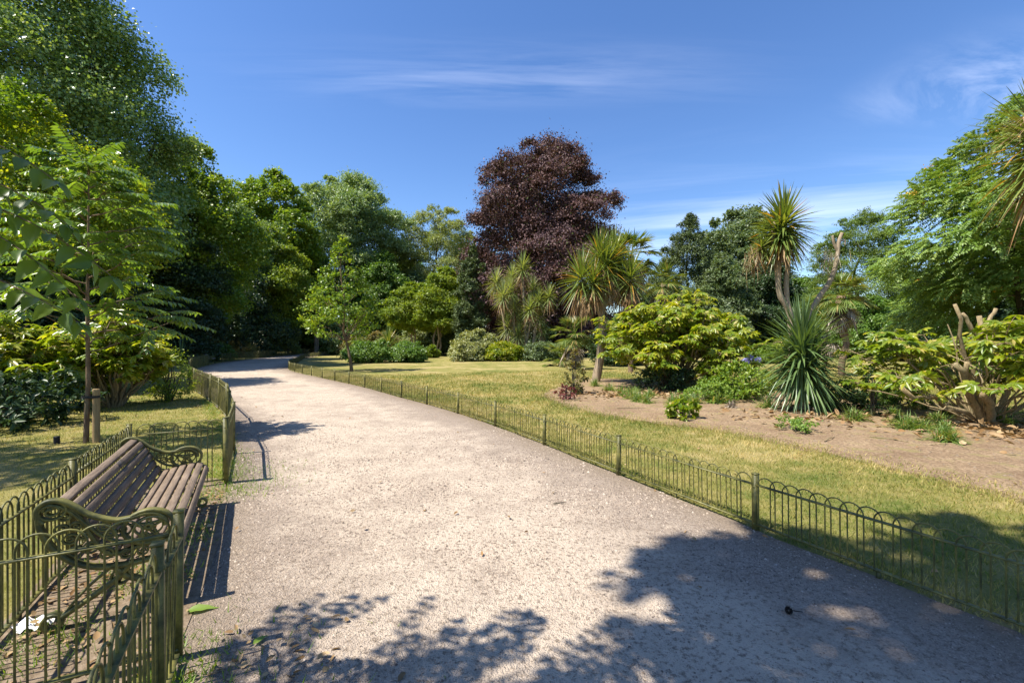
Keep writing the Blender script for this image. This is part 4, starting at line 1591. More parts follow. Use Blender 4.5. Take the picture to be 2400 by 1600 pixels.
#@@TREES
# ------------------------------------------------------------------ trees
def P_(*a):
    return list(a)


R1 = np.random.default_rng(101)
tg = "broadleaf trees left of the path"
make_tree('poplar_tree', "very tall poplar with small glinting grey-green leaves filling the upper left corner", 'tree', (-30.4, 27.5),
          profile_lobes(-31.0, 27.5, 3.5, 28, [(0, 5.5), (.25, 8.8), (.5, 9.0), (.72, 8.2), (1, 2)], 34, R1, .33), LF['poplar'], 170000, .19, 201, r0=.55, group=tg, spread=.42, per=20, width=.8, twigs=240, limbs=30)
make_tree('maple_tree', "bright yellow-green maple below the poplar at the left edge", 'tree', (-17.6, 16.0),
          profile_lobes(-17.6, 16.0, 2.2, 10.2, [(0, 2.81), (0.3, 4.75), (0.6, 4.32), (1, 1.08)], 22, R1, .36, .7), LF['maple'], 62000, .105, 202, r0=.22, group=tg, width=.95, spread=.34, twigs=80)
make_tree('holm_oak', "dark evergreen in deep shade right of the staked sapling, behind the fence curve", 'tree', (-26.6, 28.5),
          profile_lobes(-26.6, 28.5, .1, 11.5, [(0, 2.8), (.3, 3.8), (.7, 3.4), (1, 1)], 16, R1, .4), LF['dark'], 42000, .15, 203, r0=.25, group=tg)
make_tree('plane_tree', "bright green tree between the poplar and the feathery grey-green locust", 'tree', (-28.6, 40),
          profile_lobes(-28.6, 40, 4, 18.8, [(0, 5.0), (0.35, 6.75), (0.7, 5.5), (1, 1.75)], 20, R1, .36), LF['bright'], 60000, .21, 204, r0=.35, group=tg, width=.9)
make_tree('holm_oak', "broad dark evergreen behind the far bench", 'tree', (-27.2, 37),
          profile_lobes(-27.2, 37, .1, 12.0, [(0, 3.8), (.3, 4.6), (.7, 3.6), (1, 1.2)], 18, R1, .4), LF['dark'], 46000, .20, 205, r0=.3, group=tg)
make_tree('holm_oak', "huge dark evergreen dome overhanging the outer fence of the bend", 'tree', (-33.5, 52),
          profile_lobes(-33.5, 52, .1, 13.0, [(0, 6.44), (0.3, 7.36), (0.7, 5.75), (1, 1.84)], 22, R1, .4), LF['dark'], 60000, .26, 206, r0=.4, group=tg)
make_tree('locust_tree', "silvery grey-green feathery tree above the dark evergreens", 'tree', (-36.0, 57),
          profile_lobes(-36.0, 57, 5, 18.5, [(0, 5.85), (0.4, 8.06), (0.75, 6.5), (1, 2.6)], 22, R1, .34, .7), LF['grey'], 56000, .27, 207, r0=.35, group=tg, width=.5)
make_tree('lime_tree', "tall yellow-green tree whose top rises behind the grey-green locust", 'tree', (-35.0, 66),
          profile_lobes(-35.0, 66, 6, 25.5, [(0, 6.75), (0.4, 8.1), (0.75, 6.75), (1, 2.43)], 22, R1, .34), LF['bright'], 48000, .32, 208, r0=.4, group=tg, width=.9)
make_tree('hornbeam_tree', "yellowish layered tree just left of the tree with the tall dark trunk", 'tree', (-31.6, 58.5),
          profile_lobes(-31.6, 58.5, 3, 15.8, [(0, 4.94), (0.4, 6.76), (0.75, 5.2), (1, 1.56)], 24, R1, .34, .5), LF['yellow'], 60000, .27, 209, r0=.3, group=tg, flat=.4)
make_tree('locust_tree', "large open crowned tree with tall dark trunk above the young lawn tree", 'tree', (-28.6, 80),
          profile_lobes(-28.6, 80, 8, 29.6, [(0, 6.1), (0.35, 9.76), (0.65, 10.98), (0.88, 7.93), (1, 3.9)], 34, R1, .30, .6), LF['grey'], 95000, .36, 210, r0=.5, group=tg, width=.5, twigs=160, flat=.5)
make_tree('holm_oak', "dark round tree below the open-crowned tree's right side", 'tree', (-21.5, 74),
          profile_lobes(-21.5, 74, .3, 15.5, [(0, 5.62), (0.35, 7.0), (0.7, 5.75), (1, 2.0)], 20, R1, .38), LF['mid'], 46000, .33, 211, r0=.35, group=tg)
make_tree('holm_oak', "gloomy evergreen filling the gap right of the young lawn tree", 'tree', (-16.5, 76),
          profile_lobes(-16.5, 76, .2, 12.5, [(0, 5.0), (0.35, 6.25), (0.7, 5.0), (1, 1.5)], 16, R1, .38), LF['dark'], 34000, .33, 212, r0=.3, group=tg)
make_tree('holm_oak', "dark evergreen behind the young lawn tree and the distant cordyline", 'tree', (-33.0, 75),
          profile_lobes(-33.0, 75, .2, 14, [(0, 5.0), (.35, 6.0), (.7, 4.5), (1, 1.5)], 16, R1, .38), LF['dark'], 34000, .33, 213, r0=.3, group=tg)
make_tree('conifer_shrub', "small olive conifer column beside the distant cordyline at the bend", 'tree', (-29.2, 59.5),
          profile_lobes(-30.0, 60.5, .2, 9.4, [(0, 1.8), (.4, 2.1), (.8, 1.5), (1, .5)], 16, R1, .5), LF['willow'], 22000, .22, 214, r0=.15, group=tg)
make_tree('willow_tree', "pale loose willow with sky showing through, left of the copper beech", 'tree', (-14.5, 88),
          profile_lobes(-14.0, 88, 7, 27.5, [(0, 5.62), (0.4, 8.25), (0.75, 7.5), (1, 3.0)], 60, R1, .27, .75, core=0), LF['willow'], 46000, .36, 215, r0=.4, width=.4, spread=.42, twigs=260, limbs=26)
make_tree('yew_tree', "brownish-green upright yew tucked against the copper beech's left side", 'tree', (ax(1105, 51), 51),
          profile_lobes(ax(1105, 51), 51, .2, 12.2, [(0, 2.2), (.4, 2.4), (.8, 1.5), (1, .4)], 18, R1, .5), LF['conifer'], 30000, .19, 216, r0=.25)
make_tree('hornbeam_tree', "mid green tree filling the gap behind the distant cordyline", 'tree', (ax(705, 72), 72),
          profile_lobes(ax(705, 72), 72, 1, 18, [(0, 5), (.4, 6.4), (.75, 5.0), (1, 1.6)], 24, R1, .34, .6), LF['mid'], 46000, .30, 261, r0=.3, group=tg)
make_tree('hornbeam_tree', "yellow-green tree between the open crowned tree and the pale willow", 'tree', (ax(925, 92), 92),
          profile_lobes(ax(925, 92), 92, 2, 21, [(0, 6), (.4, 7.4), (.75, 5.6), (1, 1.8)], 24, R1, .34, .6), LF['bright'], 40000, .36, 262, r0=.3, group=tg)
make_tree('lime_tree', "mid green tree joining the silvery locust and the yellowish layered tree", 'tree', (ax(520, 64), 64),
          profile_lobes(ax(520, 64), 64, 2, 17, [(0, 5), (.4, 6.4), (.75, 5.0), (1, 1.6)], 24, R1, .34, .6), LF['mid'], 40000, .28, 263, r0=.3, group=tg)
# copper beech
bl = profile_lobes(3.9, 56, .8, 24.8, [(0, 9.4), (.3, 10.3), (.52, 10.3), (.69, 9.8), (.83, 8.6), (.94, 6.6), (1, 4.2)], 100, R1, .22, .6, cw=.5)
make_tree('copper_beech', "big purple-leaved copper beech standing against the sky in the middle", 'tree', (3.9, 56), bl, LF['beech'], 190000, .25, 217, r0=.6, spread=.55, droop=.7, up=.05, twigs=320, limbs=30, sub_k=7, ragged=.05, per=18)
# right of the middle
make_tree('conifer_tree', "dark ragged conifer behind the big fatsia, right of the copper beech", 'tree', (ax(1612, 60), 60),
          profile_lobes(ax(1612, 60), 60, .5, 17.4, [(0, 4.86), (0.35, 5.8), (0.65, 4.59), (0.85, 2.97), (1, 0.94)], 40, R1, .30, .7), LF['conifer'], 62000, .26, 218, r0=.35, flat=.4, width=.4)
make_tree('grey_poplar', "broad domed grey-green tree behind the tall cordyline's head", 'tree', (ax(1738, 76), 76),
          profile_lobes(ax(1738, 76), 76, 2, 23.2, [(0, 8.05), (0.4, 9.66), (0.7, 8.05), (0.9, 5.17), (1, 2.88)], 34, R1, .30), LF['bluegreen'], 80000, .32, 219, r0=.5, width=.8)
rg = "dark evergreens behind the lawn on the right"
make_tree('bay_tree', "dense blue-green evergreen below the domed tree, left of the tall cordyline's trunks", 'tree', (ax(1690, 56), 56),
          profile_lobes(ax(1690, 56), 56, .1, 12.0, [(0, 4), (.4, 4.6), (.75, 3.4), (1, 1.2)], 22, R1, .36), LF['bluegreen'], 50000, .24, 220, group=rg)
make_tree('bay_tree', "dark evergreen directly behind the tall cordyline's twin trunks", 'tree', (ax(1800, 60), 60),
          profile_lobes(ax(1800, 60), 60, .1, 11.5, [(0, 4), (.4, 4.6), (.75, 3.6), (1, 1.4)], 20, R1, .36), LF['dark'], 44000, .25, 221, group=rg)
make_tree('bay_tree', "lower evergreen hedge tree in the gap left of the broken cordyline limb", 'tree', (ax(1885, 64), 64),
          profile_lobes(ax(1885, 64), 64, .1, 10.3, [(0, 4), (.4, 4.4), (.75, 3.4), (1, 1.4)], 18, R1, .36), LF['mid'], 36000, .27, 222, group=rg)
make_tree('bay_tree', "dark evergreen behind the big fatsia's right shoulder", 'tree', (ax(1560, 66), 66),
          profile_lobes(ax(1560, 66), 66, .1, 10.5, [(0, 4.5), (.4, 4.8), (.75, 3.6), (1, 1.4)], 18, R1, .36), LF['dark'], 34000, .27, 223, group=rg)
make_tree('swamp_cypress', "feathery light green tree behind the broken cordyline limb", 'tree', (ax(2010, 50), 50),
          profile_lobes(ax(2010, 50), 50, 1.5, 15.2, [(0, 6.0), (0.35, 6.72), (0.65, 5.52), (0.85, 3.84), (1, 1.8)], 36, R1, .28, .5), LF['cypress'], 70000, .22, 224, r0=.35, flat=.3, width=.35, droop=.6)
make_tree('bay_tree', "shadowy evergreen at the lawn's edge below the feathery light green tree", 'tree', (ax(2030, 46), 46),
          profile_lobes(ax(2030, 46), 46, .1, 6.0, [(0, 4), (.4, 4.6), (.75, 3.6), (1, 1.4)], 16, R1, .36), LF['mid'], 30000, .21, 225, group=rg)

# big compound-leaved tree at the right edge
rng = np.random.default_rng(230)
lob = profile_lobes(27.4, 22, .5, 13.8, [(0, 6.0), (.22, 8.0), (.45, 8.4), (.66, 7.0), (.85, 4.8), (1, 2.4)], 60, rng, .24, .62, core=5, cw=.5)
root = empty('spreading_tree', (26.5, 22.5, 0), "large spreading tree with feathery leaves and orange seed clusters at the right edge", 'tree')
g = Geo()
for i in range(4):
    a = i * 1.7
    tube(g, limb_curve((26.5 + cos(a) * .5, 22.5 + sin(a) * .4, -.1), (27.2 + cos(a) * 3, 22 + sin(a) * 3, 9), .1, rng, 9), np.linspace(.2, .06, 9), 8, False)
part('trunk', g, BARK, root, True)
g = Geo()
for lb in lob[::2]:
    tube(g, limb_curve((26.8, 22.2, 3 + lb[2] * .3), lb[:3], .08, rng, 7), np.linspace(.09, .02, 7), 5, False)
part('limb', g, BARK_PALE, root, True)
gl = Geo()
idx = rng.choice(len(lob), 16000, p=(lob[:, 3] ** 2) / (lob[:, 3] ** 2).sum())
D0 = rvec(rng, 16000)
D0[:, 2] = np.abs(D0[:, 2]) * .9 - .15
D0 = unit(D0)
Pc = lob[idx, :3] + D0 * lob[idx, 3:6] * rng.uniform(.55, 1.08, (16000, 1))
ow = unit(unit(Pc - np.array([27.4, 22, 6])) + D0 * .5 + rng.normal(size=(16000, 3)) * .55)
ow[:, 2] = ow[:, 2] * .7 + rng.normal(size=16000) * .3 - .05
pinnate(gl, Pc, ow, rng.uniform(.5, .85, 16000), 8, .22, .36, rng.uniform(.15, .5, 16000), rng, None, T_LEAF2, .35)
part('crown', gl, LF['sumac'], root)
go = Geo()
sel = rng.choice(5200, 130)
for i in sel:
    m = 26
    p = Pc[i] + ow[i] * .35 + rng.normal(size=(m, 3)) * np.array([.16, .16, .06])
    cards(go, p, rvec(rng, m), rvec(rng, m) + np.array([0, 0, .6]), .10, .06)
part('seed_cluster', go, LF['orange'], root)

# background wood round the garden
bgp = "trees of the surrounding wood"
spots = [(-72, 40, 17, 'mid', "distant wood tree behind the poplar, near the left edge"), (-58, 52, 19, 'dark', "dark wood tree behind the bright green plane"), (-52, 70, 20, 'mid', "wood tree behind the grey-green locust"),
         (-42, 84, 19, 'dark', "dark wood tree behind the layered yellowish tree"), (-22, 100, 19, 'mid', "wood tree far behind the open-crowned tree"), (-6, 98, 14, 'dark', "dark wood tree behind the willow's foot"),
         (14, 95, 13, 'mid', "wood tree behind the copper beech's right side"), (28, 100, 12, 'dark', "dark wood tree low behind the leaning cordyline"), (44, 98, 12, 'mid', "wood tree behind the dark ragged conifer"),
         (60, 92, 12, 'dark', "dark wood tree behind the tall cordyline"), (68, 74, 13, 'mid', "wood tree behind the feathery light green tree"), (64, 58, 13, 'dark', "dark wood tree behind the spreading tree's left side"),
         (60, 44, 13, 'mid', "wood tree behind the spreading tree at the right edge"), (52, 47, 9, 'dark', "shaded wood tree across the lawn behind the pruned fatsia")]
for i, (x, y, h, mt, lab) in enumerate(spots):
    rr = np.random.default_rng(300 + i)
    make_tree('broadleaf_tree', lab, 'tree', (x, y), profile_lobes(x, y, .2, h, [(0, h * .38), (.35, h * .46), (.7, h * .36), (1, h * .12)], 16, rr, .4), LF[mt], 22000, .004 * sqrt(x * x + y * y) + .02, 320 + i, r0=.3, group=bgp, twigs=10, limbs=6)

# young tree on the lawn
root_l = profile_lobes(-9.75, 26.0, 1.9, 7.6, [(0, 1.5), (.16, 2.3), (.36, 2.1), (.56, 1.5), (.78, .9), (1, .25)], 64, np.random.default_rng(4), .24, .42, core=0)
make_tree('young_tree', "slim young tree with leaning trunk alone on the lawn inside the bend", 'tree', (-9.15, 26.0), root_l, LF['bright'], 3400, .14, 231, BARK_BROWN, .085, lean=-.15, limbs=40, twigs=60, width=.9, spread=.6, per=10, sub_k=3)
# two small multi-stem trees
sg = "small pale-stemmed trees on the far lawn"
make_tree('crepe_myrtle', "left one of the pale stemmed pair of small yellow-green trees", 'tree', (ax(972, 56), 56),
          profile_lobes(ax(962, 56), 56, 3.2, 8.8, [(0, 2.6), (.35, 3.7), (.7, 2.8), (1, .8)], 22, R1, .34, .5), LF['yellow'], 36000, .21, 232, BARK_PALE, .13, group=sg, stems=2)
make_tree('crepe_myrtle', "right one of the pale stemmed pair of small trees, next to the beech", 'tree', (ax(1022, 54), 54),
          profile_lobes(ax(1040, 54), 54, 3.0, 10.2, [(0, 2.8), (.35, 4.2), (.7, 3.2), (1, .9)], 26, R1, .34, .5), LF['yellow'], 44000, .21, 233, BARK_PALE, .14, group=sg, stems=3)

# shade tree behind the camera: its crown throws the dappled shade on the path in front
lobs = []
for sx, sy, r, z in ((1.9, 2.7, .95, 10), (3.3, 2.5, 1.1, 11), (4.7, 2.4, 1.2, 10.5), (.9, 2.05, .62, 9), (2.3, 3.55, .42, 10), (1.35, 3.2, .30, 9.5), (5.8, 1.4, 1.2, 11), (2.5, 1.2, 1.1, 10), (4.0, 1.0, 1.3, 11),
                     (3.1, 3.35, .42, 10.2), (4.05, 3.6, .62, 10.8), (5.2, 3.2, .7, 10.5), (0.2, .9, .9, 9.5), (6.6, 3.0, .9, 10.8)):
    L_ = z / tan(SUN_ELEV)
    lobs.append([sx - SHADOW_DIR[0] * L_, sy - SHADOW_DIR[1] * L_, z, r, r, r * .8])
make_tree('shade_tree', "tall tree behind the viewpoint whose shade falls on the foreground path", 'tree', (-6.0, -4.5), lobs, LF['mid'], 13000, .16, 240, r0=.28, limbs=14, twigs=20, spread=.32, width=.9)

#@@SHRUBS
lobs = []
for sx, sy, r, z in ((-7.6, 6.0, .9, 7), (-6.5, 5.5, .75, 7.3), (-8.6, 6.6, 1.0, 7.2), (-7.0, 6.6, .6, 6.6), (-9.6, 6.4, 1.1, 7.5), (-8.0, 5.2, .8, 6.8), (-10.5, 7.4, 1.1, 7.0)):
    L_ = z / tan(SUN_ELEV)
    lobs.append([sx - SHADOW_DIR[0] * L_, sy - SHADOW_DIR[1] * L_, z, r, r, r * .8])
make_tree('shade_tree', "tree beyond the left edge whose shade crosses the lawn behind the bench", 'tree', (-12.8, 3.6), lobs, LF['mid'], 7000, .13, 241, r0=.2, limbs=7, twigs=20, spread=.34, width=.9)

# ------------------------------------------------------------------ shrubs
hg = "low shrubs on the far lawn"
bush('shrub', "low rounded leafy shrub left of the small spiky cordyline", 'shrub', (ax(866, 37), 37), 2.1, 1.5, LF['mid'], 15000, .15, 401, hg, 12)
bush('shrub', "low rounded leafy shrub right of the small spiky cordyline", 'shrub', (ax(955, 38), 38), 2.0, 1.5, LF['mid'], 14000, .15, 402, hg, 12)
bush('shrub', "russet-green shrub behind the young lawn tree's trunk", 'shrub', (ax(835, 46), 46), 2.0, 2.0, LF['russet'], 12000, .18, 403, hg)
bush('shrub', "brownish-green shrub between the feather palm and the spiky cordyline", 'shrub', (ax(895, 47), 47), 2.6, 2.6, LF['russet'], 14000, .19, 404, hg)
bush('shrub', "grey-leaved arching shrub at the inner end of the bend", 'shrub', (ax(800, 60), 60), 3.0, 4.6, LF['grey'], 15000, .24, 405, hg)
bush('shrub', "pale yellow-green shrub behind the pair of pale-stemmed trees", 'shrub', (ax(980, 62), 62), 3.4, 3.4, LF['willow'], 15000, .25, 406, hg)
bush('shrub', "dark bluish shrub between the pale-stemmed trees and the beech", 'shrub', (ax(1062, 60), 60), 4.2, 4.6, LF['bluegreen'], 22000, .25, 407, hg)
bush('shrub', "tiny yellow-green shrub at the foot of the right pale-stemmed tree", 'shrub', (ax(1014, 48), 48), .9, 1.3, LF['yellow'], 4000, .17, 408, hg)
bush('shrub', "cream-variegated shrub left of the pale cordyline thicket", 'shrub', (ax(1118, 42.5), 42.5), 2.4, 2.7, LF['varieg'], 20000, .17, 409, hg, 12)
bush('shrub', "low cream-variegated shrub with reddish base at the lawn edge", 'shrub', (ax(1095, 40), 40), 1.7, 1.5, LF['varieg'], 10000, .16, 410, hg)
bush('shrub', "yellow-green leafy groundcover shrub below the pale cordyline thicket", 'shrub', (ax(1180, 40.5), 40.5), 2.1, 1.5, LF['fatsia'], 14000, .17, 411, hg)
bush('shrub', "bluish-green low shrub right of the yellow-green groundcover", 'shrub', (ax(1265, 41), 41), 2.3, 1.4, LF['bluegreen'], 14000, .16, 412, hg)
bush('shrub', "dark green shrub behind the pale cordyline thicket", 'shrub', (ax(1250, 49), 49), 3.0, 4.2, LF['dark'], 14000, .20, 413, hg)
bush('shrub', "dark glossy shrub hiding the foot of the leaning cordyline's neighbours", 'shrub', (ax(1440, 33), 33), 2.6, 3.2, LF['dark'], 14000, .16, 414, hg)
bush('shrub', "bright green low shrub on the lawn between the big fatsia and the spiky rosette", 'shrub', (ax(1790, 36), 36), 1.6, 1.5, LF['bright'], 8000, .15, 415, hg)
bush('shrub', "shaded shrub at the right lawn's far edge beneath the spreading tree", 'shrub', (ax(2120, 40), 40), 3.2, 3.0, LF['dark'], 14000, .18, 416, hg)
bush('shrub', "second shaded shrub under the spreading tree, near the right edge", 'shrub', (ax(2330, 36), 36), 3.4, 3.2, LF['dark'], 14000, .17, 417, hg)

lg = "shrubs on the left lawn"
bush('rhododendron', "low glossy rhododendron at the left edge behind the bench fence", 'shrub', (-9.9, 8.9), 1.35, .95, LF['dark'], 2600, .14, 420, lg, 14, width=.42, tmpl=T_LEAF4)
bush('rhododendron', "taller rhododendron mound at the far left edge, under the trees", 'shrub', (-12.2, 10.0), 1.6, 1.4, LF['dark'], 3600, .13, 421, lg, 14, width=.42, tmpl=T_LEAF4)
bush('shrub', "dense dark shrub in shade behind the yellow-green fatsia on the left", 'shrub', (-15.6, 15.0), 2.7, 4.2, LF['dark'], 22000, .12, 422, lg, 16)
bush('shrub', "dark understory shrub behind the staked sapling's crown", 'shrub', (-17.0, 14.0), 3.2, 5.0, LF['dark'], 20000, .12, 423, lg, 16)
bush('shrub', "airy pale shrub with thin twigs beside the curving left fence", 'shrub', (-9.75, 12.9), .8, 1.55, LF['yellow'], 1500, .085, 424, lg, 12, spread=.6, width=.4)
bush('shrub', "low dark bush under the trees beyond the curving left fence", 'shrub', (-22.0, 23.5), 2.0, 1.6, LF['dark'], 9000, .12, 425, lg)
bush('shrub', "leafy low bush inside the fence of the distant bench", 'shrub', (-26.2, 40.5), 1.6, 1.5, LF['mid'], 7000, .17, 426, lg)
bush('shrub', "yellowish low bush behind the far fence of the bend", 'shrub', (-29.5, 49.0), 2.2, 1.5, LF['russet'], 8000, .2, 427, lg)

# ------------------------------------------------------------------ tufts and little plants on the bed
def tuft(label, base, n, L, wd, seed, mat=None, group=None, droop=.95, name='grass_tuft'):
    rng = np.random.default_rng(seed)
    n = int(n * 1.7)
    L = L * 1.2
    a = rng.uniform(0, 2 * pi, n)
    el = np.radians(rng.uniform(14, 84, n))
    D = np.column_stack([np.cos(a) * np.cos(el), np.sin(a) * np.cos(el), np.sin(el)])
    O = np.column_stack([base[0] + rng.normal(size=n) * L * .12, base[1] + rng.normal(size=n) * L * .12, np.full(n, .0)])
    g = Geo()
    straps(g, O, D, L * rng.uniform(.6, 1.1, n), wd, droop * (.35 + .5 * np.cos(el)) * rng.uniform(.5, 1.2, n), 6)
    return solo(name, g, mat or LF['tuft'], label, 'plant', (base[0], base[1], 0), group)


ug = "grassy tufts along the planting bed"
TU = [(2000, 985, 120, .42, "green grassy tuft below the spiky rosette's right side"), (2125, 1005, 120, .40, "grassy tuft in front of the pruned fatsia's low left stems"), (2215, 1035, 130, .42, "grassy tuft nearest the camera before the pruned fatsia"),
      (1395, 905, 90, .45, "tuft at the leaning cordyline's foot"), (1428, 915, 80, .42, "tuft just right of the leaning cordyline's trunk"), (1482, 935, 110, .40, "tuft on the soil left of the big fatsia's stems"),
      (1520, 930, 90, .35, "small tuft beneath the big fatsia's left stems"), (1580, 945, 100, .42, "dry-looking tuft beneath the big fatsia"), (1630, 945, 100, .40, "tuft under the big fatsia's right side"),
      (1685, 945, 50, .55, "bright green long-leaved plant right of the big fatsia"), (1740, 935, 50, .60, "bright long-leaved plant touching the spiky rosette's left side"), (1800, 955, 110, .45, "low tuft at the spiky rosette's left foot"),
      (1715, 955, 60, .22, "tiny pale dry tuft in front of the bright long-leaved plants"), (1950, 960, 90, .45, "dark tuft right behind the spiky rosette"), (2075, 950, 110, .5, "dark mounded tuft behind the pruned fatsia's left stems"),
      (1910, 968, 50, .2, "tiny bleached tuft right of the spiky rosette's foot")]
for i, (px, py, n, L, lab) in enumerate(TU):
    d_ = 1760 / (py - 802)
    m_ = LF['deadgrey'] if 'pale dry' in lab or 'bleached' in lab else LF['strap'] if 'dark' in lab else LF['tuft']
    tuft(lab, (ax(px, d_), d_), n, L, .016 if n > 60 else .03, 500 + i, m_, ug)
bush('seedling', "small yellow-green leafy plant on bare soil in front of the bed", 'plant', (ax(1600, 9.9), 9.9), .42, .38, LF['fatsia'], 420, .11, 530, None, 8, tmpl=T_LEAF4)
bush('seedling', "wine-red low plant at the planting bed's left tip", 'plant', (ax(1328, 13.2), 13.2), .42, .42, LF['wine'], 520, .06, 531, None, 8)
bush('seedling', "tall thin reddish-green weed behind the wine-red plant", 'plant', (ax(1345, 14.6), 14.6), .5, 1.35, LF['russet'], 900, .08, 532, None, 10)
bush('seedling', "creeping green weed patch on the soil below the spiky rosette", 'plant', (ax(1860, 8.6), 8.6), .55, .14, LF['weed'], 700, .05, 533, None, 10)
bush('seedling', "dark upright twiggy seedling between the rosette and the pruned fatsia", 'plant', (ax(2045, 10.2), 10.2), .28, 1.05, LF['dark'], 260, .07, 534, None, 8)
bush('shrub', "leafy green filler plant between the big fatsia and the spiky rosette", 'shrub', (ax(1725, 13.6), 13.6), 1.25, .95, LF['bright'], 4200, .09, 535, None, 10)
bush('shrub', "low leafy plant at the soil's edge between the two bright long-leaved plants and the fatsia", 'shrub', (ax(1655, 12.9), 12.9), .8, .5, LF['weed'], 2200, .075, 537, None, 10)
bush('shrub', "dark mounded plant in shade just right of the spiky rosette", 'shrub', (ax(1965, 11.6), 11.6), .9, .6, LF['dark'], 2400, .075, 538, None, 10)
bush('shrub', "leafy green plant on the lawn side behind the pruned fatsia's low stem", 'shrub', (ax(2100, 11.9), 11.9), .8, .5, LF['mid'], 2000, .075, 539, None, 10)
bush('shrub', "dark leafy plant at the big fatsia's base", 'shrub', (ax(1560, 15.6), 15.6), 1.3, .75, LF['dark'], 3000, .09, 536, None, 10)


rngT = np.random.default_rng(88)
for i in range(16):
    px, py = rngT.uniform(1440, 1720), rngT.uniform(905, 948)
    d_ = 1760 / (py - 802)
    tuft("one of many small grassy tufts among dry leaves beneath the big fatsia", (ax(px, d_), d_), 70, rngT.uniform(.28, .45), .016, 560 + i, LF['tuft'], "small tufts beneath the big fatsia")
for i in range(9):
    px, py = rngT.uniform(2040, 2390), rngT.uniform(965, 1010)
    d_ = 1760 / (py - 802)
    tuft("one of several leafy tufts crowding the foot of the pruned fatsia", (ax(px, d_), d_), 90, rngT.uniform(.28, .42), .017, 590 + i, LF['tuft'], "tufts at the pruned fatsia's foot")


def agapanthus(label, base, n, seed):
    rng = np.random.default_rng(seed)
    root = empty('agapanthus', (base[0], base[1], 0), label, 'flower', "violet agapanthus")
    gs, gl, gf = Geo(), Geo(), Geo()
    a = rng.uniform(0, 2 * pi, 50)
    D = np.column_stack([np.cos(a) * .6, np.sin(a) * .6, np.ones(50)])
    straps(gl, np.repeat(np.array([[base[0], base[1], 0.0]]), 50, 0) + rng.normal(size=(50, 3)) * np.array([.1, .1, 0]), D, rng.uniform(.4, .8, 50), .025, .6, 5)
    for i in range(n):
        t = np.array([base[0] + rng.normal() * .35, base[1] + rng.normal() * .25, rng.uniform(.85, 1.1)])
        tube(gs, limb_curve((base[0], base[1], 0), t, .0, rng, 4), .008, 4, False)
        gf = Geo()
        v_ = rvec(rng, 60)
        cards(gf, t + v_ * .05, v_ + np.array([0, 0, .3]), rvec(rng, 60), .09, .05)
        part('flower_head', gf, LF['flower'], root)
    part('stem', gs, LF['weed'], root)
    part('foliage', gl, LF['strap'], root)


agapanthus("violet agapanthus flowers just left of the spiky rosette, over the lawn", (ax(1730, 18), 18), 3, 540)
agapanthus("pale violet agapanthus seen through the big fatsia's lower right stems", (ax(1655, 20), 20), 3, 541)
agapanthus("violet agapanthus flowers behind the spiky rosette's left leaves", (ax(1775, 17), 17), 3, 542)

# ------------------------------------------------------------------ litter, small things
rngL = np.random.default_rng(9)
pc = sample_poly(bed_s, 75, rngL)
pc = pc[in_view(pc)]
n = len(pc)
r = np.minimum(rngL.lognormal(-4.6, .55, n), .035)
th = rngL.uniform(0, 2 * pi, (n, 1)) + np.arange(5)[None] * 2 * pi / 5 + rngL.normal(size=(n, 5)) * .2
rr = r[:, None] * rngL.uniform(.6, 1.2, (n, 5))
b5 = np.stack([pc[:, :1] + np.cos(th) * rr, pc[:, 1:] + np.sin(th) * rr, np.full((n, 5), .004)], -1)
tp = np.column_stack([pc + rngL.normal(size=(n, 2)) * (r * .3)[:, None], .006 + r * rngL.uniform(.4, .9, n)])
o6 = (np.arange(n) * 6)[:, None]
ground('soil_clods', Geo().add(np.concatenate([b5, tp[:, None]], 1).reshape(-1, 3), np.concatenate([o6 + np.array([[i, (i + 1) % 5, 5]]) for i in range(5)])), GM['dirt'], 'stuff')
# dry leaf litter on the bed
n = 1700
idx = rngL.choice(5, n)
cen = np.array([(3.9, 14.2), (5.2, 15.0), (9.3, 8.6), (10.2, 8.2), (7.0, 10.2)])
pl = cen[idx] + rngL.normal(size=(n, 2)) * np.array([1.1, .7])
pl = pl[inside(bed_s, pl)]
n = len(pl)
g = Geo()
X = np.column_stack([rngL.normal(size=(n, 2)), rngL.normal(size=n) * .25])
cards(g, np.column_stack([pl, rngL.uniform(.012, .05, n)]), X, np.array([0, 0, 1.0]) + rngL.normal(size=(n, 3)) * .45, rngL.uniform(.07, .20, n), rngL.uniform(.05, .13, n), T_LEAF4)
ground('leaf_litter', g, LF['dead'], 'stuff')
# sparse leaf crumbs on lawn, plot and path
pts = np.vstack([sample_poly(RLAWN, 1.2, rngL), sample_poly(PLOT, 170, rngL), rngL.uniform((-1.6, 2.2), (-.9, 2.7), (40, 2)), sample_poly(PATH[PATH[:, 1] < 20], .9, rngL), rngL.uniform((-9, 6), (-5, 12), (90, 2))])
pts = pts[in_view(pts)]
n = len(pts)
g = Geo()
cards(g, np.column_stack([pts, rngL.uniform(.016, .04, n)]), np.column_stack([rngL.normal(size=(n, 2)), rngL.normal(size=n) * .2]), np.array([0, 0, 1.0]) + rngL.normal(size=(n, 3)) * .35,
      rngL.uniform(.025, .07, n), rngL.uniform(.015, .04, n), T_LEAF4)
ground('leaf_crumbs', g, LF['dead'], 'stuff')
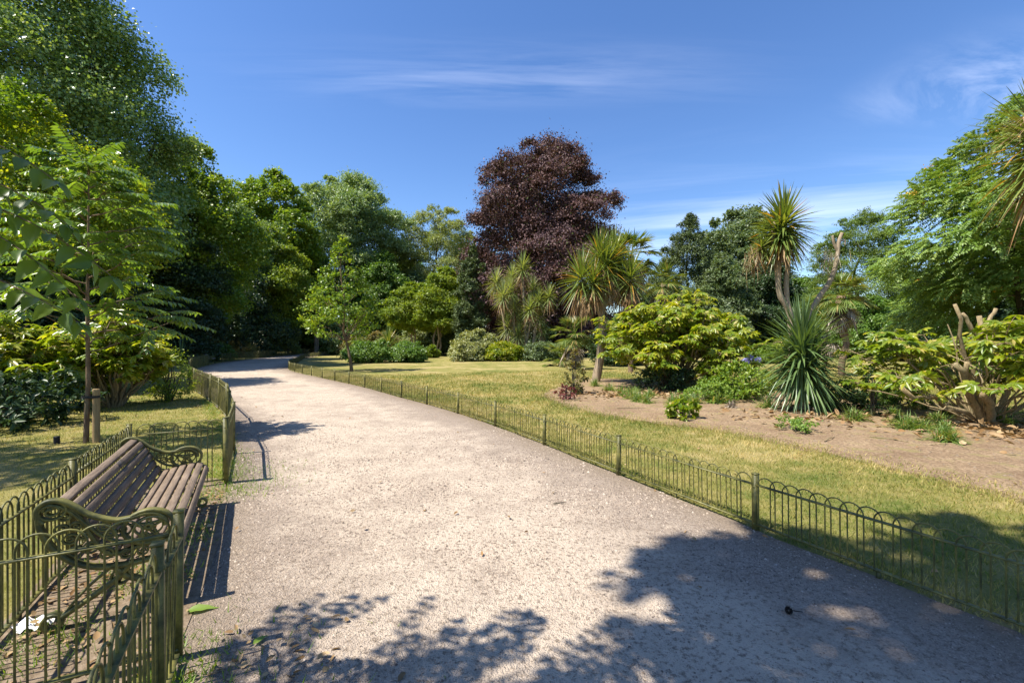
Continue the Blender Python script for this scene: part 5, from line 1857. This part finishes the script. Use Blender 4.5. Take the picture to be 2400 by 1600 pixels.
# fallen green leaves and twigs, one by one
for i, (px, py, L, a, lab) in enumerate([(470, 1440, .17, .35, "big pale green leaf lying on the gravel beside the bench's near end"), (615, 1518, .10, 1.2, "single green leaf lying in shade near the bottom left of the path")]):
    d_ = 1760 / (py - 802)
    g = Geo()
    cards(g, np.array([[ax(px, d_) - L / 2, d_, .022]]), np.array([[cos(a), sin(a), .08]]), np.array([[.1, -.15, 1.0]]), L, L * .36, T_HI)
    solo('fallen_leaf', g, LF['weed'], lab, 'leaf', (ax(px, d_), d_, .01), "fallen leaves on the path")
for i, (p0, p1, r, lab) in enumerate([((6.2, 7.9), (7.3, 6.6), .010, "long dry stalk lying across the soil in front of the pruned fatsia"), ((2.6, 11.3), (3.3, 11.25), .012, "short pale stick on the soil at the bed's left end"),
                                      ((5.15, 7.5), (5.6, 7.9), .008, "bent dry twig on the soil below the rosette"), ((.42, 4.6), (.55, 4.65), .006, "small dark twig in the middle of the gravel path")]):
    m_ = limb_curve((*p0, .022), (*p1, .022), .05, rngL, 6)
    g = Geo()
    tube(g, m_, [r, r, r * .9, r * .8, r * .7, r * .5], 6)
    solo('twig', g, BARK_STEM if i != 3 else BARK, lab, 'twig', (*p0, .02), "twigs on the ground", True)
# dark cone on the path
d_ = 1760 / (1440 - 802)
g = Geo()
cx_, cy_ = ax(1848, d_), d_
v_ = rvec(rngL, 90)
cards(g, np.array([cx_, cy_, .03]) + v_ * .009, v_ + np.array([0, 0, .3]), rvec(rngL, 90), .016, .013)
tube(g, [(cx_ + .01, cy_, .03), (cx_ + .09, cy_ + .01, .014)], .003, 5)
solo('seed_cone', g, CONE, "small dark seed ball with a stalk lying on the shaded gravel", 'cone', (cx_, cy_, .012))
# white paper behind the fence
d_ = 2.62
cx_, cy_ = ax(75, d_), d_
n = 9
V = []
for i in range(n):
    for j in range(n):
        V.append((cx_ + (i / (n - 1) - .5) * .17, cy_ + (j / (n - 1) - .5) * .12, .035 + .016 * sin(i * 1.3) * cos(j * 1.1) + rngL.normal() * .005 + .012 * sin(i * j * .21)))
V2 = [(x, y, z - .003) for x, y, z in V]
F = [[i * n + j, (i + 1) * n + j, (i + 1) * n + j + 1, i * n + j + 1] for i in range(n - 1) for j in range(n - 1)]
g = Geo().add(V, F).add(V2, [q_[::-1] for q_ in F])
solo('crumpled_paper', g, PAPER, "crumpled white paper on the ground under the bench bay's near fence", 'litter', (cx_, cy_, .02))

# ------------------------------------------------------------------ a person resting on the far lawn
def person(label, loc, rz):
    root = empty('person', loc, label, 'person', None, rz)
    V = [(0, 0, .12), (0, -.06, .32), (0, -.10, .52), (0, -.09, .60), (0, -.07, .70), (.10, .10, .16), (-.10, .10, .16), (.13, .42, .42), (-.13, .42, .40), (.13, .62, .06), (-.13, .62, .06),
         (.19, -.12, .50), (-.19, -.12, .50), (.26, -.02, .30), (-.26, -.02, .30), (.17, .22, .34), (-.17, .22, .34), (.13, .74, .05), (-.13, .74, .05)]
    E = [(0, 1), (1, 2), (2, 3), (3, 4), (0, 5), (0, 6), (5, 7), (6, 8), (7, 9), (8, 10), (2, 11), (2, 12), (11, 13), (12, 14), (13, 15), (14, 16), (9, 17), (10, 18)]
    rad = [.15, .14, .14, .055, .10, .10, .10, .075, .075, .05, .05, .07, .07, .05, .05, .04, .04, .04, .04]
    me = bpy.data.meshes.new('body')
    me.from_pydata(V, E, [])
    o = bpy.data.objects.new('body', me)
    COL.objects.link(o)
    o.parent = root
    md = o.modifiers.new('skin', 'SKIN')
    for i, sv in enumerate(me.skin_vertices[0].data):
        sv.radius = (rad[i], rad[i])
        sv.use_root = i == 0
    o.modifiers.new('sub', 'SUBSURF').levels = 1
    me.materials.append(BLUE)
    g = Geo()
    u_, v_ = np.meshgrid(np.linspace(0, 2 * pi, 12, endpoint=False), np.linspace(.05, pi - .05, 8))
    S = np.stack([.085 * np.cos(u_) * np.sin(v_), -.06 + .10 * np.sin(u_) * np.sin(v_), .745 + .12 * np.cos(v_)], -1).reshape(-1, 3)
    F = [[r_ * 12 + j, (r_ + 1) * 12 + j, (r_ + 1) * 12 + (j + 1) % 12, r_ * 12 + (j + 1) % 12] for r_ in range(7) for j in range(12)]
    S2 = S.copy()
    g.add(S2, F)
    part('head', g, SKIN, root, True, local=True)
    g = Geo()
    Hs = (S - np.array([0, -.06, .745])) * 1.10 + np.array([0, -.075, .765])
    keep = [f for f in F if np.mean(Hs[f][:, 2]) > .74 or np.mean(Hs[f][:, 1]) < -.09]
    g.add(Hs, keep)
    part('hair', g, HAIR, root, True, local=True)


person("person in blue sitting on the sunny lawn, seen through the pruned fatsia's stems", (ax(2182, 31), 31, .0), radians(70))
